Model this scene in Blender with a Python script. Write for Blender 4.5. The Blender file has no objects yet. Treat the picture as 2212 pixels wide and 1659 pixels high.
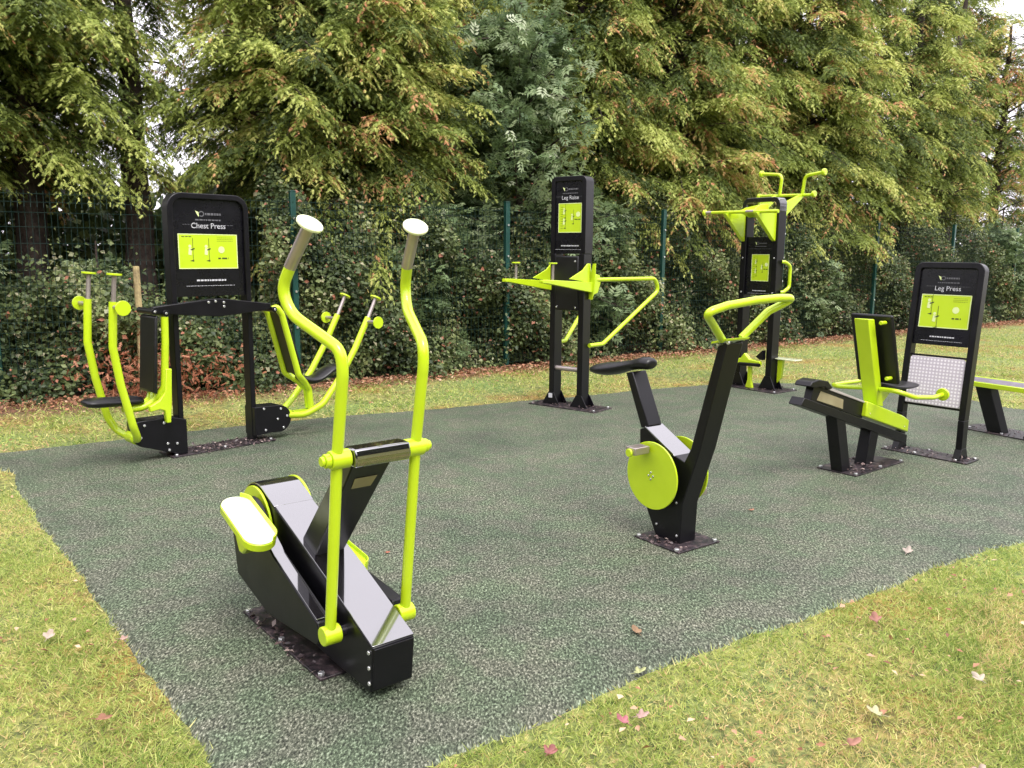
import bpy, math, random
import numpy as np
from mathutils import Vector, Matrix
random.seed(7); RNG = np.random.default_rng(7)
S = bpy.context.scene
COL = S.collection
rad = math.radians

# ------------------------------------------------------------------ camera
PITCH, ROLL, CAMH = rad(8.98), 0.008, 1.5
fw = Vector((0, math.cos(PITCH), -math.sin(PITCH)))
r0 = Vector((1, 0, 0)); u0 = Vector((0, math.sin(PITCH), math.cos(PITCH)))
rt = math.cos(ROLL)*r0 + math.sin(ROLL)*u0
up = -math.sin(ROLL)*r0 + math.cos(ROLL)*u0
cam = bpy.data.cameras.new('camera'); camo = bpy.data.objects.new('camera', cam); COL.objects.link(camo)
cam.sensor_width = 36; cam.lens = 36*1800/2212; cam.clip_end = 400; cam.clip_start = 0.05
M = Matrix(((rt.x, up.x, -fw.x, 0), (rt.y, up.y, -fw.y, 0), (rt.z, up.z, -fw.z, CAMH), (0, 0, 0, 1)))
camo.matrix_world = M
S.camera = camo
S.render.resolution_x, S.render.resolution_y = 1024, 768

# ------------------------------------------------------------------ light
SUN_EL, SUN_AZ = rad(58), rad(150)      # azimuth measured clockwise from +Y
W = bpy.data.worlds.new('World'); S.world = W; W.use_nodes = True
nt = W.node_tree; nt.nodes.clear()
sky = nt.nodes.new('ShaderNodeTexSky'); sky.sky_type = 'NISHITA'; sky.sun_disc = False
sky.sun_elevation = SUN_EL; sky.sun_rotation = SUN_AZ; sky.dust_density = 4.0; sky.air_density = 1.0
hs = nt.nodes.new('ShaderNodeHueSaturation'); hs.inputs['Saturation'].default_value = 0.10
mx = nt.nodes.new('ShaderNodeMix'); mx.data_type = 'RGBA'; mx.blend_type = 'MIX'
mx.inputs[0].default_value = 0.6; mx.inputs[7].default_value = (11.5, 10.9, 12.0, 1)   # even cloud layer
bg = nt.nodes.new('ShaderNodeBackground'); bg.inputs['Strength'].default_value = 0.13
wo = nt.nodes.new('ShaderNodeOutputWorld')
nt.links.new(sky.outputs[0], hs.inputs['Color']); nt.links.new(hs.outputs[0], mx.inputs[6])
nt.links.new(mx.outputs[2], bg.inputs['Color']); nt.links.new(bg.outputs[0], wo.inputs['Surface'])
sl = bpy.data.lights.new('sun', 'SUN'); sl.energy = 1.2; sl.angle = rad(22); sl.color = (1.0, 0.96, 0.9)
so = bpy.data.objects.new('sun', sl); COL.objects.link(so)
sd = Vector((math.sin(SUN_AZ)*math.cos(SUN_EL), math.cos(SUN_AZ)*math.cos(SUN_EL), math.sin(SUN_EL)))
so.rotation_euler = sd.to_track_quat('Z', 'Y').to_euler(); so.location = (0, 0, 12)
S.view_settings.view_transform = 'Standard'; S.view_settings.look = 'None'
S.view_settings.exposure = 1.05; S.view_settings.gamma = 1.0
S.render.engine = 'CYCLES'

# ------------------------------------------------------------------ materials
def new_mat(name):
    m = bpy.data.materials.new(name); m.use_nodes = True
    n = m.node_tree; b = n.nodes['Principled BSDF']; return m, n, b
def noise(n, scale, detail=4, coord='Object', rough=0.55):
    tc = n.nodes.new('ShaderNodeTexCoord'); t = n.nodes.new('ShaderNodeTexNoise')
    t.inputs['Scale'].default_value = scale; t.inputs['Detail'].default_value = detail; t.inputs['Roughness'].default_value = rough
    n.links.new(tc.outputs[coord], t.inputs['Vector']); return t
def ramp(n, src, stops):
    r = n.nodes.new('ShaderNodeValToRGB'); e = r.color_ramp.elements
    while len(e) > 1: e.remove(e[-1])
    e[0].position = stops[0][0]; e[0].color = (*stops[0][1], 1)
    for p, c in stops[1:]:
        k = e.new(p); k.color = (*c, 1)
    n.links.new(src, r.inputs[0]); return r
def bump(n, b, src, strength, dist=0.005):
    k = n.nodes.new('ShaderNodeBump'); k.inputs['Strength'].default_value = strength; k.inputs['Distance'].default_value = dist
    n.links.new(src, k.inputs['Height']); n.links.new(k.outputs[0], b.inputs['Normal'])
def mixc(n, f, a, b_, blend='MIX'):
    m = n.nodes.new('ShaderNodeMix'); m.data_type = 'RGBA'; m.blend_type = blend
    for i, v in ((0, f), (6, a), (7, b_)):
        if hasattr(v, 'is_linked') or hasattr(v, 'links'): n.links.new(v, m.inputs[i])
        elif i == 0: m.inputs[0].default_value = v
        else: m.inputs[i].default_value = (*v, 1)
    return m.outputs[2]
def paint(name, col, col2, rough, coat=0.6, spec=0.5, metal=0.0, coat_r=0.1, dirt=0.0, peel=0.0):
    m, n, b = new_mat(name)
    t = noise(n, 9, 5); r = ramp(n, t.outputs[0], [(0.35, col), (0.75, col2)])
    c = r.outputs[0]
    if dirt:
        t2 = noise(n, 60, 6, rough=0.75); r2 = ramp(n, t2.outputs[0], [(0.60, (0, 0, 0)), (0.74, (1, 1, 1))])
        mu = n.nodes.new('ShaderNodeMath'); mu.operation = 'MULTIPLY'; mu.inputs[1].default_value = dirt
        n.links.new(r2.outputs[0], mu.inputs[0]); c = mixc(n, mu.outputs[0], c, (0.20, 0.17, 0.13))
    n.links.new(c, b.inputs['Base Color'])
    rr = n.nodes.new('ShaderNodeMapRange'); rr.inputs['To Min'].default_value = rough*0.8; rr.inputs['To Max'].default_value = rough*1.4
    n.links.new(t.outputs[0], rr.inputs[0]); n.links.new(rr.outputs[0], b.inputs['Roughness'])
    b.inputs['Metallic'].default_value = metal; b.inputs['Specular IOR Level'].default_value = spec
    b.inputs['Coat Weight'].default_value = coat; b.inputs['Coat Roughness'].default_value = coat_r
    if peel: t3 = noise(n, 260, 2); bump(n, b, t3.outputs[0], peel, 0.001)
    return m
LIME = paint('lime_powder_coat', (0.50, 0.68, 0.012), (0.54, 0.72, 0.018), 0.30, 0.5, 0.5, dirt=0.10)
BLACK = paint('black_gloss_coat', (0.008, 0.007, 0.010), (0.012, 0.010, 0.014), 0.20, 1.0, 0.9, coat_r=0.05, dirt=0.06)
BLACKM = paint('black_satin_coat', (0.0030, 0.0027, 0.0045), (0.0050, 0.0044, 0.0068), 0.34, 0.10, 0.32, coat_r=0.25, dirt=0.05)
PAD = paint('black_moulded_pad', (0.0045, 0.0042, 0.0055), (0.007, 0.0065, 0.008), 0.38, 0.15, 0.4, coat_r=0.3)
SLAT = paint('grey_purple_slat', (0.13, 0.11, 0.14), (0.24, 0.21, 0.25), 0.45, 0.0)
STEEL = paint('brushed_steel', (0.42, 0.36, 0.34), (0.52, 0.46, 0.44), 0.35, 0.0, 0.5, metal=0.75)
BOLT = paint('zinc_bolt', (0.75, 0.75, 0.76), (0.85, 0.85, 0.86), 0.25, 0.0, 0.5, metal=0.8)
SIGNG = paint('printed_lime', (0.50, 0.68, 0.014), (0.52, 0.70, 0.02), 0.35, 0.3)
SIGNB = paint('printed_black', (0.0040, 0.0036, 0.0065), (0.0055, 0.005, 0.0085), 0.25, 0.6, coat_r=0.15)
PRINTW = paint('print_white', (0.55, 0.55, 0.58), (0.6, 0.6, 0.62), 0.5, 0.0)
PRINTG = paint('print_grey', (0.10, 0.10, 0.11), (0.13, 0.13, 0.14), 0.5, 0.0)
PRINTD = paint('print_dark', (0.05, 0.07, 0.01), (0.06, 0.09, 0.012), 0.5, 0.0)
PRINTL = paint('print_pale', (0.70, 0.80, 0.35), (0.75, 0.85, 0.4), 0.5, 0.0)
TANL = paint('faded_label', (0.26, 0.22, 0.12), (0.34, 0.30, 0.17), 0.5, 0.0)
GREYP = paint('grey_tread_paint', (0.40, 0.36, 0.33), (0.48, 0.44, 0.40), 0.5, 0.0)
PALEP = paint('pale_lime_footplate', (0.78, 0.84, 0.50), (0.84, 0.88, 0.62), 0.22, 0.8, 0.8)
FENCEG = paint('dark_green_coat', (0.004, 0.045, 0.036), (0.006, 0.060, 0.046), 0.4, 0.2)
WIREG = paint('dull_green_wire', (0.006, 0.022, 0.018), (0.010, 0.032, 0.026), 0.6, 0.0, 0.2)

def dirty_plate():
    m, n, b = new_mat('muddy_base_plate')
    t = noise(n, 22, 6, rough=0.7); r = ramp(n, t.outputs[0], [(0.42, (0.012, 0.011, 0.013)), (0.56, (0.045, 0.032, 0.036)), (0.70, (0.15, 0.11, 0.11))])
    n.links.new(r.outputs[0], b.inputs['Base Color']); b.inputs['Roughness'].default_value = 0.45
    bump(n, b, t.outputs[0], 0.5, 0.004); return m
PLATE = dirty_plate()
def tread_mat():
    m, n, b = new_mat('studded_foot_plate')
    tc = n.nodes.new('ShaderNodeTexCoord'); mp = n.nodes.new('ShaderNodeMapping'); mp.inputs['Scale'].default_value = (1, 1, 1)
    v = n.nodes.new('ShaderNodeTexVoronoi'); v.voronoi_dimensions = '2D'; v.inputs['Randomness'].default_value = 0.0; v.inputs['Scale'].default_value = 40
    sep = n.nodes.new('ShaderNodeSeparateXYZ'); cmb = n.nodes.new('ShaderNodeCombineXYZ')
    n.links.new(tc.outputs['Object'], sep.inputs[0]); n.links.new(sep.outputs[0], cmb.inputs[0]); n.links.new(sep.outputs[2], cmb.inputs[1])
    n.links.new(cmb.outputs[0], v.inputs['Vector'])
    r = ramp(n, v.outputs['Distance'], [(0.0, (0.92, 0.88, 0.92)), (0.26, (0.90, 0.86, 0.90)), (0.36, (0.62, 0.56, 0.63))])
    t = noise(n, 12, 4); c = mixc(n, 0.12, r.outputs[0], t.outputs[0], 'MULTIPLY')
    n.links.new(c, b.inputs['Base Color']); b.inputs['Roughness'].default_value = 0.32; b.inputs['Coat Weight'].default_value = 0.4
    iv = n.nodes.new('ShaderNodeMath'); iv.operation = 'SUBTRACT'; iv.inputs[0].default_value = 1; n.links.new(v.outputs['Distance'], iv.inputs[1])
    bump(n, b, iv.outputs[0], 0.5, 0.003); return m
TREAD = tread_mat()
WETTOP = paint('wet_black_gloss', (0.010, 0.009, 0.012), (0.016, 0.014, 0.018), 0.12, 1.0, 1.0, coat_r=0.03, dirt=0.04)
WETTOP.node_tree.nodes['Principled BSDF'].inputs['Coat IOR'].default_value = 3.0

def leaf_mat(name, stops, rough=0.5, transl=0.25, objvar=0.25):
    """foliage: colour picked per leaf from the mesh attribute 'tint', with the same leaf thin and slightly translucent"""
    m, n, b = new_mat(name)
    a = n.nodes.new('ShaderNodeAttribute'); a.attribute_name = 'tint'
    oi = n.nodes.new('ShaderNodeObjectInfo')
    ad = n.nodes.new('ShaderNodeMath'); ad.operation = 'MULTIPLY_ADD'; ad.inputs[1].default_value = objvar; ad.inputs[2].default_value = -objvar/2
    n.links.new(oi.outputs['Random'], ad.inputs[0])
    s = n.nodes.new('ShaderNodeMath'); s.operation = 'ADD'; n.links.new(a.outputs['Fac'], s.inputs[0]); n.links.new(ad.outputs[0], s.inputs[1])
    r = ramp(n, s.outputs[0], stops)
    n.links.new(r.outputs[0], b.inputs['Base Color']); b.inputs['Roughness'].default_value = rough
    b.inputs['Specular IOR Level'].default_value = 0.35
    tr = n.nodes.new('ShaderNodeBsdfTranslucent'); n.links.new(r.outputs[0], tr.inputs['Color'])
    mi = n.nodes.new('ShaderNodeMixShader'); mi.inputs[0].default_value = transl
    n.links.new(b.outputs[0], mi.inputs[1]); n.links.new(tr.outputs[0], mi.inputs[2])
    n.links.new(mi.outputs[0], n.nodes['Material Output'].inputs['Surface']); return m
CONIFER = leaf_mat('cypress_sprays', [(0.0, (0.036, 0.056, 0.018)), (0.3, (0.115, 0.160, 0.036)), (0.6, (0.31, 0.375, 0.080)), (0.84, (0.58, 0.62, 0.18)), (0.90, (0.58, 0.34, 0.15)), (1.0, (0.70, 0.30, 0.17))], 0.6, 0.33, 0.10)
ELDER = leaf_mat('blue_green_leaves', [(0.0, (0.06, 0.10, 0.045)), (0.5, (0.19, 0.27, 0.12)), (0.85, (0.38, 0.46, 0.25)), (1.0, (0.55, 0.60, 0.42))], 0.45, 0.3, 0.1)
IVY = leaf_mat('undergrowth_leaves', [(0.0, (0.030, 0.050, 0.018)), (0.5, (0.125, 0.165, 0.055)), (0.8, (0.31, 0.35, 0.14)), (0.9, (0.38, 0.38, 0.24)), (0.95, (0.28, 0.15, 0.09)), (1.0, (0.38, 0.15, 0.09))], 0.5, 0.2, 0.0)
RUST = leaf_mat('rusty_dead_leaves', [(0.0, (0.16, 0.05, 0.025)), (0.5, (0.34, 0.12, 0.06)), (1.0, (0.50, 0.24, 0.14))], 0.6, 0.2, 0.0)
GRASSM = leaf_mat('grass_blades', [(0.0, (0.13, 0.22, 0.045)), (0.3, (0.34, 0.44, 0.10)), (0.6, (0.56, 0.61, 0.18)), (0.85, (0.76, 0.68, 0.30)), (1.0, (0.62, 0.38, 0.22))], 0.6, 0.35, 0.0)
LITTER = leaf_mat('leaf_litter', [(0.0, (0.20, 0.09, 0.05)), (0.4, (0.36, 0.16, 0.09)), (0.75, (0.50, 0.28, 0.17)), (1.0, (0.66, 0.50, 0.34))], 0.55, 0.15, 0.0)
DRYRED = leaf_mat('reddish_fallen_leaves', [(0.0, (0.14, 0.07, 0.04)), (0.5, (0.34, 0.16, 0.09)), (0.85, (0.50, 0.24, 0.14)), (1.0, (0.55, 0.40, 0.26))], 0.6, 0.1, 0.0)
DEBRIS = leaf_mat('dark_wet_litter', [(0.0, (0.03, 0.022, 0.024)), (0.5, (0.085, 0.062, 0.064)), (0.85, (0.20, 0.14, 0.13)), (1.0, (0.45, 0.36, 0.32))], 0.35, 0.05, 0.0)
def simple(name, stops, scale, rough, bst=0.3, dist=0.01, detail=6, coord='Object'):
    m, n, b = new_mat(name); t = noise(n, scale, detail, coord, 0.65); r = ramp(n, t.outputs[0], stops)
    n.links.new(r.outputs[0], b.inputs['Base Color']); b.inputs['Roughness'].default_value = rough
    bump(n, b, t.outputs[0], bst, dist); return m
BARK = simple('dark_bark', [(0.3, (0.018, 0.012, 0.010)), (0.7, (0.075, 0.050, 0.038))], 14, 0.85, 0.6, 0.02)
WOOD = simple('weathered_timber', [(0.3, (0.10, 0.07, 0.04)), (0.6, (0.42, 0.33, 0.16))], 9, 0.8)
def mat_surface():
    m, n, b = new_mat('green_shred_matting')
    tc = n.nodes.new('ShaderNodeTexCoord')
    outs = []
    for i, (ang, sx, sy) in enumerate(((0.3, 210, 110), (1.4, 200, 100), (2.4, 215, 115))):
        mp = n.nodes.new('ShaderNodeMapping'); mp.inputs['Rotation'].default_value = (0, 0, ang); mp.inputs['Scale'].default_value = (sx, sy, 60)
        t = n.nodes.new('ShaderNodeTexNoise'); t.inputs['Scale'].default_value = 0.55; t.inputs['Detail'].default_value = 2.5
        n.links.new(tc.outputs['Object'], mp.inputs[0]); n.links.new(mp.outputs[0], t.inputs['Vector']); outs.append(t.outputs[0])
    mxm = n.nodes.new('ShaderNodeMath'); mxm.operation = 'MAXIMUM'; n.links.new(outs[0], mxm.inputs[0]); n.links.new(outs[1], mxm.inputs[1])
    mx2 = n.nodes.new('ShaderNodeMath'); mx2.operation = 'MAXIMUM'; n.links.new(mxm.outputs[0], mx2.inputs[0]); n.links.new(outs[2], mx2.inputs[1])
    r = ramp(n, mx2.outputs[0], [(0.45, (0.013, 0.016, 0.009)), (0.53, (0.054, 0.063, 0.041)), (0.62, (0.128, 0.142, 0.096)), (0.71, (0.34, 0.355, 0.27))])
    t2 = noise(n, 1.3, 4); r2 = ramp(n, t2.outputs[0], [(0.32, (0.70, 0.74, 0.74)), (0.5, (0.94, 0.96, 0.95)), (0.68, (1.12, 1.10, 1.08))])
    c = mixc(n, 1.0, r.outputs[0], r2.outputs[0], 'MULTIPLY')
    t3 = noise(n, 5.5, 5); r3 = ramp(n, t3.outputs[0], [(0.40, (0.86, 1.0, 0.88)), (0.6, (1.06, 1.0, 1.04))]); c = mixc(n, 1.0, c, r3.outputs[0], 'MULTIPLY')
    n.links.new(c, b.inputs['Base Color']); b.inputs['Roughness'].default_value = 0.7; b.inputs['Specular IOR Level'].default_value = 0.4
    bump(n, b, mx2.outputs[0], 0.9, 0.006); return m
MATM = mat_surface()
def lawn_mat():
    m, n, b = new_mat('mossy_lawn_soil')
    t = noise(n, 26, 8, rough=0.75)
    r = ramp(n, t.outputs[0], [(0.34, (0.05, 0.06, 0.02)), (0.47, (0.16, 0.18, 0.05)), (0.58, (0.34, 0.34, 0.11)), (0.72, (0.46, 0.34, 0.17))])
    t2 = noise(n, 0.9, 5, rough=0.6); r2 = ramp(n, t2.outputs[0], [(0.35, (0.75, 1.0, 0.8)), (0.52, (1.0, 0.98, 0.9)), (0.64, (1.15, 0.74, 0.55))])
    c = mixc(n, 1.0, r.outputs[0], r2.outputs[0], 'MULTIPLY')
    # bare brown soil and needle litter along and behind the fence
    tc = n.nodes.new('ShaderNodeTexCoord'); sp = n.nodes.new('ShaderNodeSeparateXYZ'); n.links.new(tc.outputs['Object'], sp.inputs[0])
    def mth(op, a, v):
        k = n.nodes.new('ShaderNodeMath'); k.operation = op
        for i, q in enumerate((a, v)):
            if hasattr(q, 'links'): n.links.new(q, k.inputs[i])
            else: k.inputs[i].default_value = q
        return k.outputs[0]
    # signed distance to the fence line (normal (-sin36, cos36))
    d = mth('ADD', mth('MULTIPLY', sp.outputs[0], -0.588), mth('MULTIPLY', sp.outputs[1], 0.809))
    d = mth('SUBTRACT', d, 0.588*2.43+0.809*9.35-0.30)
    wob = noise(n, 1.6, 4); d = mth('ADD', d, mth('MULTIPLY', mth('SUBTRACT', wob.outputs[0], 0.5), 1.6))
    f = n.nodes.new('ShaderNodeMapRange'); f.inputs[1].default_value = -0.5; f.inputs[2].default_value = 0.35; n.links.new(d, f.inputs[0])
    t4 = noise(n, 40, 6); r4 = ramp(n, t4.outputs[0], [(0.35, (0.05, 0.028, 0.015)), (0.55, (0.16, 0.075, 0.04)), (0.7, (0.36, 0.15, 0.08))])
    c = mixc(n, f.outputs[0], c, r4.outputs[0])
    n.links.new(c, b.inputs['Base Color']); b.inputs['Roughness'].default_value = 0.85
    bump(n, b, t.outputs[0], 0.9, 0.02); return m
LAWN = lawn_mat()

# ------------------------------------------------------------------ mesh helpers
def link(o, parent=None):
    COL.objects.link(o)
    if parent is not None: o.parent = parent
    return o
def tag(o, label=None, cat=None, group=None, kind=None):
    for k, v in (('label', label), ('category', cat), ('group', group), ('kind', kind)):
        if v: o[k] = v
    return o
def empty(name, loc, rz, label, cat, group=None):
    o = bpy.data.objects.new(name, None); o.empty_display_size = 0.2
    link(o); o.location = loc; o.rotation_euler = (0, 0, rz); return tag(o, label, cat, group)

def fillet(pts, r, seg=7):
    pts = [Vector(p) for p in pts]
    if len(pts) < 3: return pts
    out = [pts[0]]
    for i in range(1, len(pts)-1):
        a, p, c = pts[i-1], pts[i], pts[i+1]
        u, v = (a-p), (c-p); lu, lv = u.length, v.length; u.normalize(); v.normalize()
        ang = u.angle(v)
        if ang > math.pi-0.03: out.append(p); continue
        d = min(r/max(math.tan(ang/2), 1e-3), lu*0.48, lv*0.48)
        A, B = p+u*d, p+v*d
        for k in range(seg+1):
            t = k/seg; out.append(A*(1-t)**2 + p*2*t*(1-t) + B*t*t)
    out.append(pts[-1]); return out

class MB:
    def __init__(s): s.v = []; s.f = []
    def add(s, v, f):
        o = len(s.v); s.v += [tuple(x) for x in v]; s.f += [tuple(i+o for i in q) for q in f]; return s
    def box(s, c, d, rot=None):
        hx, hy, hz = d[0]/2, d[1]/2, d[2]/2; c = Vector(c)
        vs = [Vector((x, y, z)) for x in (-hx, hx) for y in (-hy, hy) for z in (-hz, hz)]
        if rot is not None: vs = [rot @ v for v in vs]
        return s.add([c+v for v in vs], [(0,1,3,2),(4,6,7,5),(0,4,5,1),(2,3,7,6),(0,2,6,4),(1,5,7,3)])
    def prism(s, poly, axis, a, b):
        """poly of 2-D points; axis 'y': (x,z) extruded y a..b; 'x': (y,z); 'z': (x,y)"""
        def P(p, t): return {'y': (p[0], t, p[1]), 'x': (t, p[0], p[1]), 'z': (p[0], p[1], t)}[axis]
        n = len(poly); v = [P(p, a) for p in poly] + [P(p, b) for p in poly]
        f = [tuple(range(n))[::-1], tuple(range(n, 2*n))] + [(i, (i+1) % n, n+(i+1) % n, n+i) for i in range(n)]
        return s.add(v, f)
    def ring(s, outer, inner, axis, a, b):
        """open or closed strip between two outlines with the same point count, extruded"""
        def P(p, t): return {'y': (p[0], t, p[1]), 'x': (t, p[0], p[1]), 'z': (p[0], p[1], t)}[axis]
        n = len(outer); v = [P(p, a) for p in outer]+[P(p, a) for p in inner]+[P(p, b) for p in outer]+[P(p, b) for p in inner]
        f = []
        for i in range(n-1):
            j = i+1
            f += [(i, j, n+j, n+i), (2*n+i, 3*n+i, 3*n+j, 2*n+j), (i, 2*n+i, 2*n+j, j), (n+i, n+j, 3*n+j, 3*n+i)]
        f += [(0, n, 3*n, 2*n), (n-1, 3*n-1, 4*n-1, 2*n-1)]
        return s.add(v, f)
    def tube(s, pts, r, seg=14, bend=0.0, r2=None, cap=True):
        pts = fillet(pts, bend) if bend else [Vector(p) for p in pts]
        q = [pts[0]]
        for p in pts[1:]:
            if (p-q[-1]).length > 1e-4: q.append(p)
        pts = q; n = len(pts); vs = []; T = [((pts[min(i+1, n-1)]-pts[max(i-1, 0)]).normalized()) for i in range(n)]
        N = T[0].orthogonal().normalized()
        for i in range(n):
            N = (N - T[i]*N.dot(T[i])).normalized(); B = T[i].cross(N)
            rr = r if r2 is None else r+(r2-r)*i/(n-1)
            for k in range(seg):
                a = 2*math.pi*k/seg; vs.append(pts[i]+N*math.cos(a)*rr+B*math.sin(a)*rr)
        f = [(i*seg+k, i*seg+(k+1) % seg, (i+1)*seg+(k+1) % seg, (i+1)*seg+k) for i in range(n-1) for k in range(seg)]
        if cap: f += [tuple(range(seg))[::-1], tuple(range((n-1)*seg, n*seg))]
        return s.add(vs, f)
    def cyl(s, a, b, r, seg=24): return s.tube([a, b], r, seg)
    def build(s, name, mat, parent=None, bev=0.003, smooth=True, label=None):
        me = bpy.data.meshes.new(name); me.from_pydata(s.v, [], s.f); me.materials.append(mat); me.update()
        o = bpy.data.objects.new(name, me); link(o, parent)
        if smooth and len(me.polygons):
            me.polygons.foreach_set('use_smooth', [True]*len(me.polygons)); me.set_sharp_from_angle(angle=rad(38))
        if bev:
            m = o.modifiers.new('bevel', 'BEVEL'); m.width = bev; m.segments = 2; m.limit_method = 'ANGLE'; m.angle_limit = rad(40); m.harden_normals = False
        if label: o['label'] = label
        return o
def arc(cx, cz, r, a0, a1, n=8):
    return [(cx+r*math.cos(rad(a0+(a1-a0)*i/n)), cz+r*math.sin(rad(a0+(a1-a0)*i/n))) for i in range(n+1)]
def bolts(name, pts, d, parent, r=0.011, h=0.010):
    for p in pts:
        p = Vector(p); d_ = Vector(d).normalized()
        MB().tube([p, p+d_*h], r, 6).build('bolt', BOLT, parent, bev=0.0015)
_txt = {}
def text_mesh(txt, size):
    cu = bpy.data.curves.new('t', 'FONT'); cu.body = txt; cu.size = size; cu.align_x = 'CENTER'; cu.align_y = 'CENTER'; cu.resolution_u = 3
    o = bpy.data.objects.new('t', cu); COL.objects.link(o)
    me = bpy.data.meshes.new_from_object(o.evaluated_get(bpy.context.evaluated_depsgraph_get()))
    bpy.data.objects.remove(o); bpy.data.curves.remove(cu); return me
def lettering(txt, size, loc, parent, mat=PRINTW, rotx=90):
    me = text_mesh(txt, size); me.materials.clear(); me.materials.append(mat)
    o = bpy.data.objects.new('lettering', me); link(o, parent); o.location = loc; o.rotation_euler = (rad(rotx), 0, 0); return o
def hbars(m, x0, x1, z, h, y, n, seed):
    """a line of print too small to read: short dashes"""
    rr = random.Random(seed); x = x0
    while x < x1:
        w = rr.uniform(0.6, 1.6)*(x1-x0)/n; xe = min(x+w, x1)
        m.prism([(x, z-h/2), (xe, z-h/2), (xe, z+h/2), (x, z+h/2)], 'y', y-0.0006, y); x = xe+(x1-x0)/n*0.35

def sign_face(parent, cx, w, ztop, zbot, y, gx0, gx1, gz0, gz1, title, tsize, seed, land=True):
    """printed board: emblem, title, lime instruction card with little figures, footer; y is the front plane"""
    MB().prism([(gx0, gz0), (gx1, gz0), (gx1, gz1), (gx0, gz1)], 'y', y-0.004, y+0.001).build('instruction_card', SIGNG, parent, bev=0)
    gw, gh = gx1-gx0, gz1-gz0
    yy = y-0.0045
    fr = MB()
    t = 0.006
    fr.prism([(gx0, gz0), (gx1, gz0), (gx1, gz0+t), (gx0, gz0+t)], 'y', yy-0.0006, yy).prism([(gx0, gz1-t), (gx1, gz1-t), (gx1, gz1), (gx0, gz1)], 'y', yy-0.0006, yy)
    fr.prism([(gx0, gz0+t), (gx0+t, gz0+t), (gx0+t, gz1-t), (gx0, gz1-t)], 'y', yy-0.0006, yy).prism([(gx1-t, gz0+t), (gx1, gz0+t), (gx1, gz1-t), (gx1-t, gz1-t)], 'y', yy-0.0006, yy)
    fr.build('card_border', PRINTL, parent, bev=0)
    d = MB(); l = MB()
    if land:
        figs = [(gx0+gw*0.20, gz0+gh*0.5), (gx0+gw*0.47, gz0+gh*0.5)] if seed != 3 else [(gx0+gw*0.18, gz0+gh*0.68), (gx0+gw*0.32, gz0+gh*0.28)]
    else:
        figs = [(gx0+gw*0.25, gz0+gh*0.7), (gx0+gw*0.25, gz0+gh*0.35), (gx0+gw*0.6, gz0+gh*0.5)]
    s = min(gw, gh)*0.9 if land else gw*0.7
    for fx, fz in figs:
        l.prism(arc(fx-0.02*s, fz+0.16*s, 0.05*s, 0, 330, 10), 'y', yy-0.0006, yy)
        l.prism([(fx-0.08*s, fz-0.1*s), (fx+0.02*s, fz-0.12*s), (fx+0.04*s, fz+0.1*s), (fx-0.06*s, fz+0.1*s)], 'y', yy-0.0006, yy)
        d.prism([(fx+0.07*s, fz-0.3*s), (fx+0.085*s, fz-0.3*s), (fx+0.085*s, fz+0.42*s), (fx+0.07*s, fz+0.42*s)], 'y', yy-0.0006, yy)
        d.prism([(fx-0.04*s, fz-0.3*s), (fx+0.1*s, fz-0.33*s), (fx+0.1*s, fz-0.26*s)], 'y', yy-0.0006, yy)
        d.prism([(fx+0.0*s, fz+0.02*s), (fx+0.13*s, fz+0.07*s), (fx+0.14*s, fz+0.11*s), (fx+0.0*s, fz+0.07*s)], 'y', yy-0.0006, yy)
    if land:
        hx = gx0+gw*0.72; hz = gz0+gh*0.55
        l.prism(arc(hx, hz, 0.10*gh, 0, 340, 14), 'y', yy-0.0006, yy)
        hbars(d, gx0+gw*0.66, gx0+gw*0.84, gz0+gh*0.30, gh*0.045, yy, 3, seed)
        hbars(d, gx0+gw*0.06, gx0+gw*0.22, gz1-gh*0.08, gh*0.022, yy, 4, seed+9)
        for k in range(3): hbars(d, gx0+gw*0.65, gx0+gw*0.93, gz1-gh*(0.10+0.05*k), gh*0.008, yy, 12, seed+k)
    else:
        l.prism(arc(gx0+gw*0.85, gz0+gh*0.62, 0.09*gw, 0, 340, 14), 'y', yy-0.0006, yy)
        for k in range(10): hbars(d, gx0+gw*0.1, gx0+gw*0.2, gz0+gh*(0.15+0.08*k), gh*0.012, yy, 3, seed+k)
        hbars(d, gx0+gw*0.7, gx0+gw*0.95, gz0+gh*0.45, gh*0.03, yy, 3, seed)
    d.build('card_print', PRINTD, parent, bev=0); l.build('card_figures', PRINTL, parent, bev=0)
    # emblem above the title: pale swoosh and open ring with a line of small lettering
    ez = ztop-0.155*(ztop-zbot) if land else ztop-0.11*(ztop-zbot)
    k = (gw/0.46) if land else gw/0.30
    e = MB(); ex = cx-0.085*k
    e.prism([(ex-0.014*k, ez+0.022*k), (ex+0.012*k, ez+0.012*k), (ex+0.014*k, ez-0.022*k), (ex+0.002*k, ez-0.008*k)], 'y', y-0.0012, y-0.0004)
    e.build('emblem', PRINTL, parent, bev=0)
    e = MB(); rr_ = arc(ex+0.034*k, ez, 0.021*k, -140, 160, 14); ri = arc(ex+0.034*k, ez, 0.014*k, -140, 160, 14)
    e.ring(rr_, ri, 'y', y-0.0012, y-0.0004); e.build('emblem_ring', PRINTG, parent, bev=0); e = MB(); hbars(e, ex+0.062*k, cx+0.10*k, ez, 0.016*k, y-0.0004, 8, seed)
    hbars(e, cx-0.10*k, cx+0.10*k, ez-0.043*k, 0.010*k, y-0.0004, 12, seed+1)
    hbars(e, cx-0.20*k, cx+0.20*k, ez-0.078*k, 0.003*k, y-0.0004, 26, seed+2)
    e.build('small_print', PRINTG, parent, bev=0)
    lettering(title, tsize, (cx, y-0.0009, gz1+0.058*k), parent)
    f = MB(); fz = gz0-0.085*k if land else gz0-0.14*k
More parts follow.
